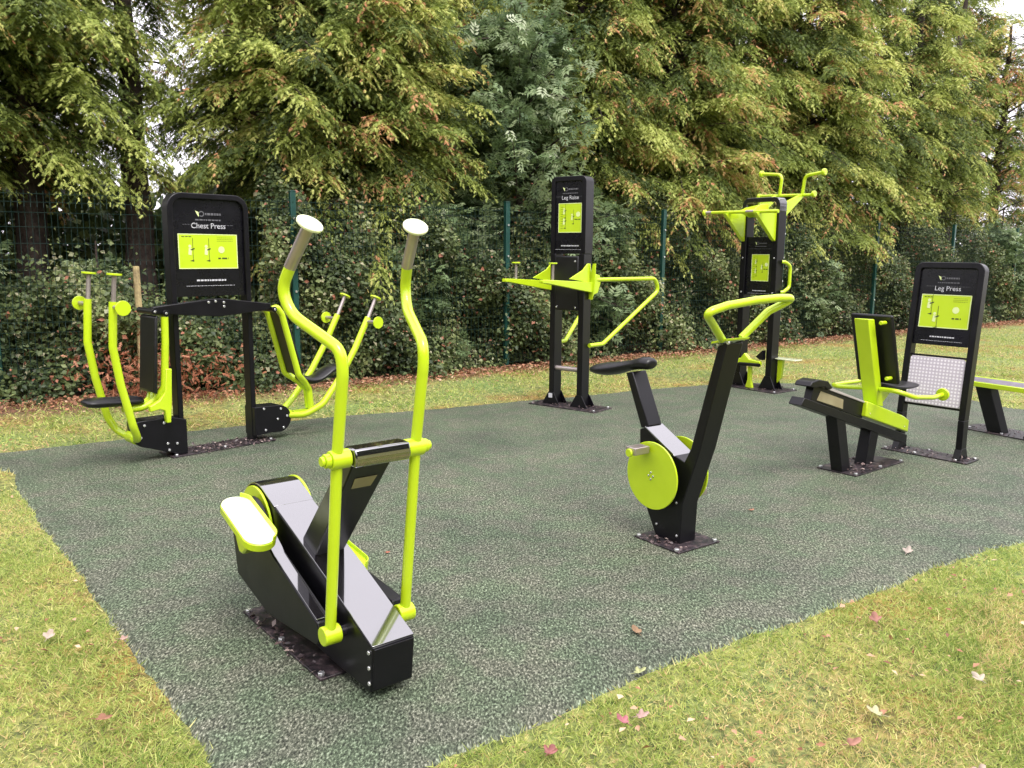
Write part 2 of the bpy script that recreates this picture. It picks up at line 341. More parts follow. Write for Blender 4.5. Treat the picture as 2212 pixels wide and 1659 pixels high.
    hbars(f, cx-0.11*k, cx+0.12*k, fz, 0.012*k, y-0.0004, 14, seed+5)
    hbars(f, cx-0.19*k, cx+0.19*k, fz-0.04*k, 0.003*k, y-0.0004, 30, seed+6)
    f.build('footer_print', PRINTW, parent, bev=0)

def leaf_mesh(name, P, D, U, L, Wd, tint, shape='leaf', mat=None, kind='tri'):
    """many small leaves as one mesh. P base points, D direction, U up/normal-ish, L length, Wd width arrays"""
    D = D/np.maximum(np.linalg.norm(D, axis=1, keepdims=True), 1e-6)
    Sd = np.cross(D, U); Sd /= np.maximum(np.linalg.norm(Sd, axis=1, keepdims=True), 1e-6)
    Nn = np.cross(Sd, D)
    if shape == 'leaf':      # pointed leaf, folded a little along its midrib: 2 triangles + 2
        loc = np.array([(0, 0, 0), (0.45, 0.5, 0.12), (1, 0, -0.05), (0.45, -0.5, 0.12)]); tris = np.array([(0, 1, 2), (0, 2, 3)])
    elif shape == 'blade':
        loc = np.array([(0, -0.5, 0), (0, 0.5, 0), (1, 0, 0)]); tris = np.array([(0, 1, 2)])
    elif shape == 'frond':   # flat cypress spray: rib with alternating scale-leaf lobes
        loc = [(0, 0, 0)]; tris = []
        n = 3
        for i in range(n):
            a, b_ = i/n*0.82, (i+1.15)/n*0.82; w = 0.55*(1-0.55*i/n)
            for sg in (1, -1):
                k = len(loc); loc += [(a, 0, 0), (b_, 0, 0), (b_+0.12, sg*w, -0.06)]; tris.append((k, k+1, k+2) if sg > 0 else (k+1, k, k+2))
        k = len(loc); loc += [(0.7, -0.07, 0), (0.7, 0.07, 0), (1.05, 0, -0.08)]; tris.append((k, k+1, k+2))
        loc = np.array(loc); tris = np.array(tris)
    elif shape == 'pinnate': # compound leaf: 3 pairs of leaflets and a terminal one
        loc = []; tris = []
        for i in range(3):
            a = 0.15+0.26*i
            for sg in (1, -1):
                k = len(loc); loc += [(a, 0, 0), (a+0.20, sg*0.22, 0.03), (a+0.30, sg*0.62, -0.06), (a+0.02, sg*0.34, 0.03)]
                tris += [(k, k+1, k+2), (k, k+2, k+3)]
        k = len(loc); loc += [(0.72, 0, 0), (0.88, 0.14, 0.03), (1.15, 0, -0.05), (0.88, -0.14, 0.03)]; tris += [(k, k+1, k+2), (k, k+2, k+3)]
        loc = np.array(loc); tris = np.array(tris)
    n = len(P); q = len(loc)
    V = P[:, None, :] + D[:, None, :]*(loc[None, :, 0:1]*L[:, None, None]) + Sd[:, None, :]*(loc[None, :, 1:2]*Wd[:, None, None]) + Nn[:, None, :]*(loc[None, :, 2:3]*L[:, None, None])
    V = V.reshape(-1, 3).astype(np.float32); F = (tris[None]+(np.arange(n)*q)[:, None, None]).reshape(-1, 3).astype(np.int32)
    me = bpy.data.meshes.new(name); me.vertices.add(len(V)); me.vertices.foreach_set('co', V.ravel())
    me.loops.add(F.size); me.loops.foreach_set('vertex_index', F.ravel())
    me.polygons.add(len(F)); me.polygons.foreach_set('loop_start', np.arange(0, F.size, 3, dtype=np.int32))
    try: me.polygons.foreach_set('loop_total', np.full(len(F), 3, dtype=np.int32))
    except Exception: pass
    at = me.attributes.new('tint', 'FLOAT', 'POINT'); at.data.foreach_set('value', np.repeat(tint, q).astype(np.float32))
    me.materials.append(mat); me.update(calc_edges=True); me.validate(); return me

# ------------------------------------------------------------------ setting: lawn, matting
MAT_OUT = [(-4.9, 5.1), (-4.3, 5.35), (-3.511, 5.555), (-3.177, 5.152), (-2.707, 4.558), (-2.371, 4.136), (-2.042, 3.731), (-1.745, 3.347), (-1.621, 3.172), (-1.448, 2.965), (-1.311, 2.783), (-1.168, 2.609), (-1.037, 2.451), (-0.914, 2.290), (-0.80, 1.9), (-0.75, 1.5),
           (-0.45, 1.45), (-0.40, 1.9), (-0.219, 2.265), (-0.095, 2.350), (0.029, 2.433), (0.161, 2.533), (0.278, 2.635), (0.385, 2.725), (0.500, 2.817), (0.632, 2.915), (0.885, 3.075), (1.147, 3.232), (1.428, 3.418), (1.753, 3.642), (2.062, 3.867), (2.397, 4.080), (2.755, 4.292), (3.4, 4.7), (4.2, 5.3), (5.3, 6.2),
           (6.0, 7.2), (5.6, 7.9), (5.0, 8.25), (4.82, 8.9), (4.4, 9.4), (4.02, 9.62), (3.4, 9.75), (2.7, 9.72), (2.10, 9.50), (1.4, 9.15), (0.7, 8.72), (0.0, 8.36), (-0.45, 8.1), (-0.914, 7.86), (-1.3, 7.68), (-1.72, 7.47), (-2.2, 7.18), (-2.74, 6.83), (-3.3, 6.40), (-3.85, 6.05), (-4.5, 5.85), (-5.1, 5.75)]
def wobble_outline(pts, step=0.03):
    pts = [Vector((x, y)) for x, y in pts]; out = []; n = len(pts)
    for i in range(n):       # Catmull-Rom, then a little raggedness
        a, b, c, d = pts[i-1], pts[i], pts[(i+1) % n], pts[(i+2) % n]; k = max(2, int((c-b).length/step))
        for j in range(k):
            t = j/k; out.append(0.5*((2*b)+(c-a)*t+(2*a-5*b+4*c-d)*t*t+(3*b-a-3*c+d)*t**3))
    rr = random.Random(4); w = 0; o2 = []; m = len(out)
    for i, p in enumerate(out):
        w = 0.6*w+rr.uniform(-0.007, 0.007); tdir = (out[(i+1) % m]-out[i-1]).normalized()
        o2.append(p+Vector((-tdir.y, tdir.x))*(w+0.004*math.sin(i*0.31)+0.003*math.sin(i*0.113+1)))
    return [(p.x, p.y) for p in o2]
MATP = wobble_outline(MAT_OUT)
MATA = np.array(MATP)
def inside_mat(x, y):
    x = np.asarray(x); y = np.asarray(y); r = np.zeros(x.shape, bool); n = len(MATA)
    for i in range(n):
        x1, y1 = MATA[i]; x2, y2 = MATA[(i+1) % n]
        if y1 == y2: continue
        c = ((y1 > y) != (y2 > y)) & (x < (x2-x1)*(y-y1)/(y2-y1)+x1); r ^= c
    return r
g = MB(); g.add([(-120, -60, -0.014), (120, -60, -0.014), (120, 160, -0.014), (-120, 160, -0.014)], [(0, 1, 2, 3)])
tag(g.build('lawn', LAWN, bev=0), kind='structure')
g = MB(); n = len(MATP)
inner = []
for i in range(n):
    p = Vector(MATP[i]); t = (Vector(MATP[(i+1) % n])-Vector(MATP[i-1])).normalized(); inner.append(p+Vector((-t.y, t.x))*0.035)
s_ = 1 if inside_mat(np.array([inner[0].x]), np.array([inner[0].y]))[0] else -1
V = [(p[0], p[1], -0.02) for p in MATP] + [(MATP[i][0]+(inner[i].x-MATP[i][0])*s_, MATP[i][1]+(inner[i].y-MATP[i][1])*s_, 0.0) for i in range(n)]
g.add(V, [tuple(range(n, 2*n))] + [(i, (i+1) % n, n+(i+1) % n, n+i) for i in range(n)])
tag(g.build('rubber_matting', MATM, bev=0, smooth=False), kind='structure')

# ------------------------------------------------------------------ fence
FD = Vector((math.cos(rad(36)), math.sin(rad(36)), 0)); FA = Vector((-2.43, 9.35, 0))
FL = Vector((-math.cos(rad(24)), -math.sin(rad(24)), 0))
FH = 2.06
fence = empty('mesh_fence', FA, 0, 'dark green welded wire mesh fence running along the foot of the trees', 'fence')
posts = [FA+FL*2.9*k for k in (3, 2, 1)] + [FA+FD*2.9*k for k in range(0, 8)]
def fence_post(p, d):
    ang = math.atan2(d.y, d.x); R = Matrix.Rotation(ang, 3, 'Z'); q = p-FA
    m = MB(); m.box(q+Vector((0, 0, (FH+0.08)/2)), (0.06, 0.06, FH+0.08), R); m.box(q+Vector((0, 0, FH+0.085)), (0.066, 0.066, 0.012), R)
    o = m.build('post', FENCEG, fence)
    nrm = R @ Vector((0, -1, 0))
    for z in (0.25, 0.65, 1.05, 1.45, 1.85):
        c = q+nrm*0.033+Vector((0, 0, z)); MB().tube([c, c+nrm*0.012], 0.014, 8).build('clip', BOLT, o, bev=0)
def fence_panel(a, b):
    d = (b-a); L = d.length; d.normalize(); nrm = Vector((d.y, -d.x, 0)); m = MB(); a0 = a-FA
    folds = (0.10, 0.72, 1.34, 1.90)
    prof = [(0.03, 0)]
    for f in folds: prof += [(f-0.05, 0), (f, 0.028), (f+0.05, 0)]
    prof += [(FH, 0)]
    w = 0.0019
    k = int((L-0.10)/0.055)
    for i in range(k+1):     # upright wires follow the folds: thin square rods
        x = 0.05+(L-0.10)*i/k
        vs = []
        for z, y in prof:
            c = a0+d*x+nrm*(y+0.0)+Vector((0, 0, z)); vs += [c+d*w+nrm*w, c-d*w+nrm*w, c-d*w-nrm*w, c+d*w-nrm*w]
        f = [(4*j+q, 4*j+(q+1) % 4, 4*j+4+(q+1) % 4, 4*j+4+q) for j in range(len(prof)-1) for q in range(4)]
        m.add(vs, f)
    hz = [0.05, 0.15]+[0.10+0.2067*j for j in range(1, 3)]+[0.67, 0.77]+[0.72+0.2067*j for j in (1, 2)]+[1.29, 1.39, 1.55, 1.71, 1.85, 1.95, 2.03]
    for z in hz:
        m.tube([a0+d*0.03+nrm*0.007+Vector((0, 0, z)), a0+d*(L-0.03)+nrm*0.007+Vector((0, 0, z))], 0.0028, 4, cap=False)
    m.build('mesh_panel', WIREG, fence, bev=0, smooth=False)
for i, p in enumerate(posts): fence_post(p, FL if i < 3 else FD)
for a, b in zip(posts[:-1], posts[1:]): fence_panel(a, b)

# ------------------------------------------------------------------ cross trainer
def base_plate(parent, x0, x1, y0, y1, mat=None, z=0.006):
    MB().prism([(x0, y0), (x1, y0), (x1, y1), (x0, y1)], 'z', 0.0, z+0.004).build('base_plate', mat or PLATE, parent, bev=0.002)
def plate_bolts(parent, pts, z=0.010):
    for x, y in pts: bolts('bolt', [(x, y, z)], (0, 0, 1), parent, 0.013, 0.012)

xt = empty('cross_trainer', (-0.679, 2.775, 0), rad(-51), 'lime and black cross trainer with two tall curved handle poles, nearest machine', 'exercise machine')
YC, HW = 0.150, 0.150
base_plate(xt, -0.68, 0.04, -0.015, 0.315)
plate_bolts(xt, [(-0.655, 0.0), (-0.325, 0.0), (0.015, 0.0), (-0.655, 0.30), (-0.325, 0.30), (0.015, 0.30)])
# housing: sloping box with a rounded raised rear
yl, yr = 0.058, 0.220
top = [(0.265, 0.030), (0.285, 0.198), (-0.05, 0.335), (-0.30, 0.428), (-0.485, 0.494)]
rear = arc(-0.650, 0.385, 0.165, 72, 205, 12)
prof = top + rear + [(-0.72, 0.115), (-0.40, 0.06), (-0.05, 0.035)]
MB().prism(prof, 'y', yl, yr).build('housing', BLACKM, xt, bev=0.006)
lid = MB(); tp = [(0.283, 0.2015), (-0.05, 0.3385), (-0.30, 0.4315), (-0.478, 0.4960)]
lid.ring([(x, z+0.003) for x, z in tp], tp, 'y', yl+0.001, yr-0.001); lid.build('top_cover', WETTOP, xt, bev=0.001)
cap = MB(); cap.ring([(-0.480, 0.499)]+[(x*1.0, z) for x, z in arc(-0.650, 0.385, 0.171, 72, 150, 9)], [(-0.480, 0.4955)]+arc(-0.650, 0.385, 0.1655, 72, 150, 9), 'y', yl-0.003, yr+0.003)
cap.build('rear_cover', WETTOP, xt, bev=0.001)
MB().prism([(0.2675, 0.04), (0.273, 0.04), (0.291, 0.194), (0.2855, 0.194)], 'y', yl+0.004, yr-0.004).build('end_cap', BLACKM, xt, bev=0.002)
bolts('bolt', [(0.262, yl, 0.175), (0.262, yl, 0.12), (0.262, yl, 0.065)], (0, -1, 0), xt, 0.008, 0.006)
# mast: slab rising forward to the cross bar
m = MB(); yb0, yb1, yt0, yt1 = 0.078, 0.196, 0.045, 0.195
v = [(-0.29, yb0, 0.405), (-0.29, yb1, 0.405), (-0.185, yb1, 0.36), (-0.185, yb0, 0.36), (0.125, yt0, 0.815), (0.125, yt1, 0.815), (0.205, yt1, 0.815), (0.205, yt0, 0.815)]
m.add(v, [(0, 1, 2, 3), (4, 7, 6, 5), (0, 4, 5, 1), (1, 5, 6, 2), (2, 6, 7, 3), (3, 7, 4, 0)])
mast = m.build('mast', BLACKM, xt, bev=0.005)
sl_ = (0.205+0.185)/(0.815-0.36)
def mf(z, e): return -0.185+(z-0.36)*sl_+e
m = MB(); m.add([(mf(0.70, .001), 0.085, 0.70), (mf(0.70, .001), 0.160, 0.70), (mf(0.745, .001), 0.165, 0.745), (mf(0.745, .001), 0.08, 0.745),
                 (mf(0.70, .003), 0.085, 0.70), (mf(0.70, .003), 0.160, 0.70), (mf(0.745, .003), 0.165, 0.745), (mf(0.745, .003), 0.08, 0.745)],
                [(0, 3, 2, 1), (4, 5, 6, 7), (0, 1, 5, 4), (1, 2, 6, 5), (2, 3, 7, 6), (3, 0, 4, 7)])
m.build('label_plate', TANL, mast, bev=0)
MB().prism([(0.145, 0.80), (0.215, 0.80), (0.225, 0.825), (0.215, 0.862), (0.145, 0.862), (0.135, 0.825)], 'y', 0.045, 0.255).build('cross_bar', WETTOP, xt, bev=0.006)
# handles: mirrored S-curved poles on pivots
for sg, dx, dz in ((-1, 0.0, 0.0), (1, 0.0, 0.0)):
    y0 = YC+sg*HW
    pts = [(0.095+dx, y0, 0.20), (0.178, y0, 0.83), (0.235+dx, y0, 1.13), (0.225+dx, y0+sg*0.004, 1.195+dz), (0.02+dx, y0+sg*0.070, 1.295+dz), (-0.015+dx, y0+sg*0.085, 1.375+dz), (0.025+dx, y0+sg*0.070, 1.450+dz)]
    top_ = Vector((0.120+dx, y0+sg*0.045, 1.58+dz)); low = Vector(pts[-1])
    hp = MB(); hp.tube(pts, 0.0192, 20, bend=0.26); h = hp.build('handle_pole', LIME, xt, bev=0)
    gr = MB(); gr.tube([low-(top_-low)*0.03, top_], 0.0198, 20); gr.build('hand_grip', STEEL, h, bev=0)
    d = (top_-low).normalized(); gr = MB(); gr.tube([top_-d*0.002, top_+d*0.009], 0.044, 32); gr.build('grip_end_disc', PALEP, h, bev=0.003)
    pv = MB(); pv.cyl((0.178, y0-sg*0.042, 0.83), (0.178, y0+sg*0.026, 0.83), 0.032, 24).cyl((0.178, y0+sg*0.0265, 0.83), (0.178, y0+sg*0.046, 0.83), 0.024, 24).cyl((0.178, y0+sg*0.0465, 0.83), (0.178, y0+sg*0.058, 0.83), 0.017, 24)
    pv.build('pivot_hub', LIME, h, bev=0.003)
    MB().cyl((0.092+dx, y0-sg*0.034, 0.192), (0.092+dx, y0+sg*0.030, 0.192), 0.034, 24).build('lower_hub', LIME, h, bev=0.004)
    MB().cyl((0.092+dx, y0-sg*0.0345, 0.192), (0.092+dx, y0-sg*0.072, 0.192), 0.020, 16).build('hub_pin', BLACK, h, bev=0.002)
    # pedal arm alongside the housing, from the lower hub back to the pedal
    ya, yb = (y0-0.045, y0-0.002) if sg < 0 else (y0+0.002, y0+0.045)
    zr, xr, zf = (0.372, -0.36, 0.225) if sg < 0 else (0.16, -0.42, 0.20)
    if sg < 0: ap = [(0.030, 0.135), (0.060, 0.17), (0.038, 0.222), (-0.32, 0.355), (-0.42, 0.415)]+arc(-0.592, 0.372, 0.146, 58, 195, 12)+[(-0.70, 0.17), (-0.40, 0.10)]
    else: ap = [(0.030, 0.135), (0.060, 0.17), (0.038, 0.222), (-0.32, 0.255), (-0.62, 0.27), (-0.64, 0.20), (-0.40, 0.12)]
    arm = MB(); arm.prism(ap, 'y', y0-0.022, y0+0.030) if sg < 0 else arm.prism(ap, 'y', y0-0.022, y0+0.030)
    am = arm.build('pedal_arm', BLACKM, xt, bev=0.005)
    if sg < 0:
        q_ = [(0.030, 0.2275), (-0.32, 0.3585), (-0.41, 0.4125)]
        MB().ring([(x, z+0.003) for x, z in q_], q_, 'y', y0-0.019, y0+0.027).build('arm_cover', WETTOP, am, bev=0.001)
    # crank disc behind the arm
    yd = yl-0.009 if sg < 0 else yr+0.009
    MB().cyl((-0.650, yd-0.005, 0.385), (-0.650, yd+0.005, 0.385), 0.158 if sg < 0 else 0.174, 48).build('crank_disc', LIME, xt, bev=0.002)
# pedals: stadium trays, the near one raised behind, the far one low
def pedal(cx, cy, cz, pitch, tm=PALEP):
    L2, Wd = 0.185, 0.062
    out = [(L2*math.copysign(1, math.cos(rad(a)))*0.60+Wd*1.0*math.cos(rad(a)), Wd*math.sin(rad(a))) for a in range(-90, 270, 12)]
    inn = [(x*0.95, y*0.90) for x, y in out]
    R = Matrix.Translation((cx, cy, cz)) @ Matrix.Rotation(rad(pitch), 4, 'Y')
    def tr(mb):
        mb.v = [tuple(R @ Vector(p)) for p in mb.v]; return mb
    a = MB(); a.prism(out, 'z', -0.030, 0.0)
    p = tr(a).build('pedal', LIME, xt, bev=0.003)
    g_ = MB(); hi = [q for q in out if q[1] > 0.030]; hi.sort(key=lambda q: q[0]); g_.ring([(x*1.01, y*1.02) for x, y in hi], [(x*0.985, y*0.95) for x, y in hi], 'z', -0.004, 0.022); tr(g_).build('foot_guard', LIME, p, bev=0.001)
    b = MB(); b.prism([(x*0.985, y*0.96) for x, y in out], 'z', 0.0005, 0.0045); tr(b).build('tread', tm, p, bev=0.001)
    c = MB(); c.prism([(-0.02, -0.034), (0.12, -0.034), (0.075, -0.095), (0.045, -0.105), (0.005, -0.07)], 'y', -0.045, 0.045); tr(c).build('pedal_bracket', LIME, p, bev=0.008)
    return p
pedal(-0.435, -0.070, 0.478, 17)
pedal(-0.53, 0.365, 0.225, 8, LIME)
MB().prism([(-0.43, 0.16), (-0.36, 0.27), (-0.31, 0.29), (-0.30, 0.24), (-0.36, 0.13)], 'y', 0.285, 0.325).build('toe_guard', LIME, xt, bev=0.006)

# ------------------------------------------------------------------ exercise bike
bk = empty('exercise_bike', (0.88, 4.24, 0), rad(-54), 'black upright exercise bike with lime flywheel disc and looped lime handlebar', 'exercise machine')
base_plate(bk, -0.16, 0.16, -0.155, 0.155)
plate_bolts(bk, [(-0.14, -0.14), (0.135, -0.145), (0.145, 0.13), (-0.13, 0.14)])
body = [(-0.095, 0.008), (-0.175, 0.15), (-0.235, 0.45), (-0.240, 0.565), (-0.195, 0.585), (0.005, 0.475), (0.085, 0.45), (0.125, 0.53), (0.268, 1.064), (0.322, 1.080), (0.185, 0.53), (0.082, 0.22), (0.075, 0.008)]
MB().prism(body, 'y', -0.060, 0.060).build('frame', BLACKM, bk, bev=0.005)
MB().prism([(-0.196, 0.590), (-0.200, 0.583), (0.008, 0.468), (0.022, 0.468), (0.010, 0.482)], 'y', -0.0655, 0.0655).build('top_cover', WETTOP, bk, bev=0.0015)
MB().prism([(-0.368, 0.855), (-0.318, 0.868), (-0.185, 0.588), (-0.238, 0.570)], 'y', -0.052, 0.052).build('seat_post', BLACKM, bk, bev=0.005)
# saddle: wide rounded rear tapering to a raised nose
def loft(name, secs, mat, parent, bev=0):
    m = MB(); k = len(secs[0]); vs = [p for s in secs for p in s]
    f = [(i*k+j, i*k+(j+1) % k, (i+1)*k+(j+1) % k, (i+1)*k+j) for i in range(len(secs)-1) for j in range(k)]
    f += [tuple(range(k))[::-1], tuple(range((len(secs)-1)*k, len(secs)*k))]
    m.add(vs, f); o = m.build(name, mat, parent, bev=bev)
    sd = o.modifiers.new('sub', 'SUBSURF'); sd.levels = 1; sd.render_levels = 2; return o
secs = []
for x, w, t, z in ((-0.655, 0.055, 0.018, 0.842), (-0.635, 0.095, 0.028, 0.846), (-0.57, 0.118, 0.040, 0.850), (-0.49, 0.095, 0.038, 0.862), (-0.40, 0.055, 0.030, 0.885), (-0.33, 0.044, 0.030, 0.905), (-0.29, 0.052, 0.036, 0.914), (-0.250, 0.052, 0.036, 0.917), (-0.225, 0.046, 0.030, 0.917), (-0.215, 0.026, 0.016, 0.916)):
    secs.append([(x, w*math.cos(rad(a)), z+t*(math.sin(rad(a)) if math.sin(rad(a)) > 0 else 1.0*math.sin(rad(a)))) for a in range(0, 360, 24)])
loft('saddle', secs, PAD, bk)
for sg in (-1, 1):
    yd = sg*0.115; c = (-0.085, 0.350)
    dsc = MB().cyl((c[0], yd-0.005, c[1]), (c[0], yd+0.005, c[1]), 0.180, 64).build('crank_disc', LIME, bk, bev=0.002)
    if sg < 0: bolts('bolt', [(c[0]+dx_, -0.1205, c[1]+dz_) for dx_, dz_ in ((-.016, 0), (.016, 0), (0, .018), (0, -.018))], (0, -1, 0), dsc, 0.006, 0.006)
    MB().cyl((c[0], -0.062 if sg < 0 else 0.062, c[1]), (c[0], yd-sg*0.0055, c[1]), 0.03, 20).build('axle', BLACK, bk, bev=0)
    px, pz = (-0.125, 0.482) if sg < 0 else (-0.045, 0.218)
    y1, y2 = yd+sg*0.006, yd+sg*0.125
    p = MB(); p.box((px, (y1+y2)/2+sg*0.005, pz+0.008), (0.072, abs(y2-y1)-0.014, 0.040)); pe = p.build('pedal', STEEL, bk, bev=0.004)
    MB().cyl((px, y2-sg*0.001, pz), (px, y2+sg*0.012, pz), 0.022, 18).build('pedal_cap', LIME, pe, bev=0.003)
hb = MB(); hb.prism([(0.245, 1.072), (0.335, 1.094), (0.340, 1.106), (0.247, 1.083)], 'y', -0.085, 0.085)
hbo = hb.build('mounting_plate', LIME, bk, bev=0.002)
MB().tube([(0.300, -0.072, 1.098), (0.345, -0.20, 1.185), (0.395, -0.305, 1.238), (0.405, -0.17, 1.268), (0.408, 0.03, 1.287), (0.405, 0.20, 1.293), (0.395, 0.345, 1.290), (0.350, 0.20, 1.225), (0.300, 0.072, 1.098)], 0.0195, 16, bend=0.07).build('handlebar', LIME, bk, bev=0)
bolts('bolt', [(0.27, -0.055, 1.07), (0.33, -0.055, 1.085)], (0, -1, -0.1), bk, 0.009, 0.012)
bolts('bolt', [(0.045, -0.060, 0.225), (0.055, -0.060, 0.05), (-0.09, -0.060, 0.075)], (0, -1, 0), bk, 0.007, 0.006)

# ------------------------------------------------------------------ double chest press
cp = empty('chest_press', (-2.255, 6.281, 0), rad(46.7), 'double chest press with wide black sign board and two lime hanging seats', 'exercise machine')
def arch(x0, x1, zt, r, t, y0, y1, zb=0.0):
    out = [(x0, zb)]+arc(x0+r, zt-r, r, 180, 90, 8)+arc(x1-r, zt-r, r, 90, 0, 8)+[(x1, zb)]
    inn = [(x0+t, zb)]+arc(x0+r, zt-r, r-t, 180, 90, 8)+arc(x1-r, zt-r, r-t, 90, 0, 8)+[(x1-t, zb)]
    return out, inn
base_plate(cp, -0.42, 0.42, -0.12, 0.12)
plate_bolts(cp, [(-0.38, -0.09), (0.39, -0.09), (-0.38, 0.09), (0.39, 0.09), (0.0, -0.09)])
o_, i_ = arch(-0.330, 0.298, 1.905, 0.11, 0.040, -0.045, 0.05)
MB().ring(o_, i_, 'y', -0.045, 0.050).build('frame', BLACKM, cp, bev=0.005)
_, i2 = arch(-0.330, 0.298, 1.905, 0.11, 0.041, 0, 0, 1.16)
MB().prism(i2, 'y', -0.020, 0.020).build('sign_board', SIGNB, cp, bev=0.001)
sign_face(cp, -0.015, 0.50, 1.87, 1.16, -0.0205, -0.255, 0.205, 1.362, 1.615, 'Chest Press', 0.056, 1)
MB().prism([(-0.50, 1.10), (-0.06, 1.142), (0.03, 1.142), (0.42, 1.092), (0.42, 1.045), (0.02, 1.012), (-0.06, 1.015), (-0.50, 1.055)], 'y', -0.11, -0.050).build('overhead_beam', BLACKM, cp, bev=0.004)
bolts('bolt', [(-0.09, -0.11, 1.12), (-0.035, -0.11, 1.125), (0.03, -0.11, 1.115), (0.03, -0.11, 1.085)], (0, -1, 0), cp, 0.010, 0.008)
lp_ = [(-0.66, 0.285), (-0.64, 0.298), (-0.40, 0.298), (-0.29, 0.268), (-0.29, 0.012), (-0.345, 0.012), (-0.46, 0.054), (-0.63, 0.115), (-0.66, 0.14)]
MB().prism(lp_, 'y', -0.085, 0.07).build('pivot_box', BLACKM, cp, bev=0.004)
bolts('bolt', [(-0.60, -0.085, 0.265), (-0.63, -0.085, 0.18), (-0.46, -0.085, 0.265), (-0.44, -0.085, 0.11), (-0.37, -0.085, 0.10), (-0.43, -0.085, 0.06)], (0, -1, 0), cp, 0.010, 0.007)
rp_ = [(0.262, 0.282), (0.48, 0.275)]+arc(0.475, 0.165, 0.11, 85, -85, 10)+[(0.40, 0.062), (0.262, 0.055)]
MB().prism(rp_, 'y', -0.085, 0.07).build('pivot_box', BLACKM, cp, bev=0.004)
bolts('bolt', [(0.34, -0.085, 0.262), (0.49, -0.085, 0.245), (0.545, -0.085, 0.18), (0.51, -0.085, 0.09), (0.35, -0.085, 0.09), (0.46, -0.085, 0.165)], (0, -1, 0), cp, 0.010, 0.007)
AR = 0.0265
def grips(parent_arm, a, b, y, side):
    """upright grip from a to b (x,z), plus a short sideways grip with a disc"""
    A, B = Vector((a[0], y, a[1])), Vector((b[0], y, b[1])); d = (B-A).normalized()
    MB().tube([A, B], 0.0155, 14).build('hand_grip', STEEL, parent_arm, bev=0)
    MB().tube([B-d*0.002, B+d*0.012], 0.048, 28).build('grip_end_disc', LIME, parent_arm, bev=0.002)
    c = A-d*0.03; c2 = c+Vector((0, side*0.15, 0.0)); MB().tube([c, c2], 0.0155, 14).build('hand_grip', STEEL, parent_arm, bev=0)
    MB().tube([c2, c2+Vector((0, side*0.012, 0))], 0.050, 28).build('grip_end_disc', LIME, parent_arm, bev=0.002)
for side, y in ((-1, -0.23), (1, 0.21)):
    a = MB().tube([(-0.645, y*0.15, 0.165), (-0.69, y*0.8, 0.20), (-0.735, y, 0.30), (-0.80, y, 0.60), (-0.835, y, 0.85), (-0.815, y, 1.155)], AR, 16, bend=0.12).build('press_arm', LIME, cp, bev=0)
    grips(a, (-0.812, 1.150), (-0.795, 1.330), y, side)
    a = MB().tube([(0.56, y*0.15, 0.175), (0.66, y*0.75, 0.185), (0.79, y, 0.262), (0.975, y, 0.475), (1.12, y, 0.69), (1.262, y, 0.945)], AR, 16, bend=0.15).build('press_arm', LIME, cp, bev=0)
    grips(a, (1.262, 0.94), (1.345, 1.105), y, side)
MB().cyl((-0.645, -0.06, 0.175), (-0.645, 0.06, 0.175), 0.045, 20).build('pivot_hub', LIME, cp, bev=0.004)
MB().cyl((0.57, -0.06, 0.18), (0.57, 0.06, 0.18), 0.045, 20).build('pivot_hub', LIME, cp, bev=0.004)
# hanging seats
for side, y in ((-1, -0.105), (1, 0.105)):
    MB().tube([(-0.42, y, 1.03), (-0.425, y, 0.85), (-0.445, y*0.9, 0.52), (-0.50, y*0.4, 0.42), (-0.58, y*0.2, 0.385), (-0.70, y*0.2, 0.385)], 0.026, 14, bend=0.10).build('seat_bar', LIME, cp, bev=0)
    MB().tube([(0.435, y, 1.045), (0.475, y, 1.06), (0.52, y, 1.00), (0.655, y, 0.50), (0.74, y*0.5, 0.43), (0.80, y*0.2, 0.36), (0.815, y*0.2, 0.20)], 0.026, 14, bend=0.06).build('seat_bar', LIME, cp, bev=0)
MB().prism([(-0.400, 0.66), (-0.445, 0.66), (-0.455, 0.50), (-0.50, 0.44), (-0.57, 0.405), (-0.57, 0.365), (-0.50, 0.375), (-0.465, 0.36), (-0.458, 0.27), (-0.425, 0.27), (-0.412, 0.42)], 'y', -0.135, -0.095).build('seat_strut', LIME, cp, bev=0.006)
MB().prism([(0.66, 0.19), (0.86, 0.19), (0.84, 0.165), (0.68, 0.165)], 'y', -0.05, 0.05).build('seat_strut', LIME, cp, bev=0.006)
MB().prism([(-0.470, 1.045), (-0.498, 1.035), (-0.535, 0.50), (-0.505, 0.48)], 'y', -0.125, 0.125).build('back_pad', PAD, cp, bev=0.012)
MB().prism([(0.515, 1.03), (0.548, 1.02), (0.69, 0.52), (0.66, 0.50)], 'y', -0.125, 0.125).build('back_pad', PAD, cp, bev=0.012)
def seat_loft(x0, x1, zf, parent, w=0.095):
    secs = []
    for k in range(9):
        t = k/8; x = x0+(x1-x0)*t; ww = w*(0.6+0.4*math.sin(math.pi*min(t*1.6, 1)*0.5))*(0.75 if k == 8 else 1); th = 0.014 if k in (0, 8) else 0.024
        secs.append([(x, ww*math.cos(rad(a)), zf(t)+th*1.5*math.sin(rad(a))) for a in range(0, 360, 24)])
    return loft('seat', secs, PAD, parent)
seat_loft(-0.56, -0.975, lambda t: 0.435+0.025*t, cp)
seat_loft(0.70, 1.11, lambda t: 0.475-0.06*math.sin(math.pi*min(t*1.35, 1))+0.045*t, cp)
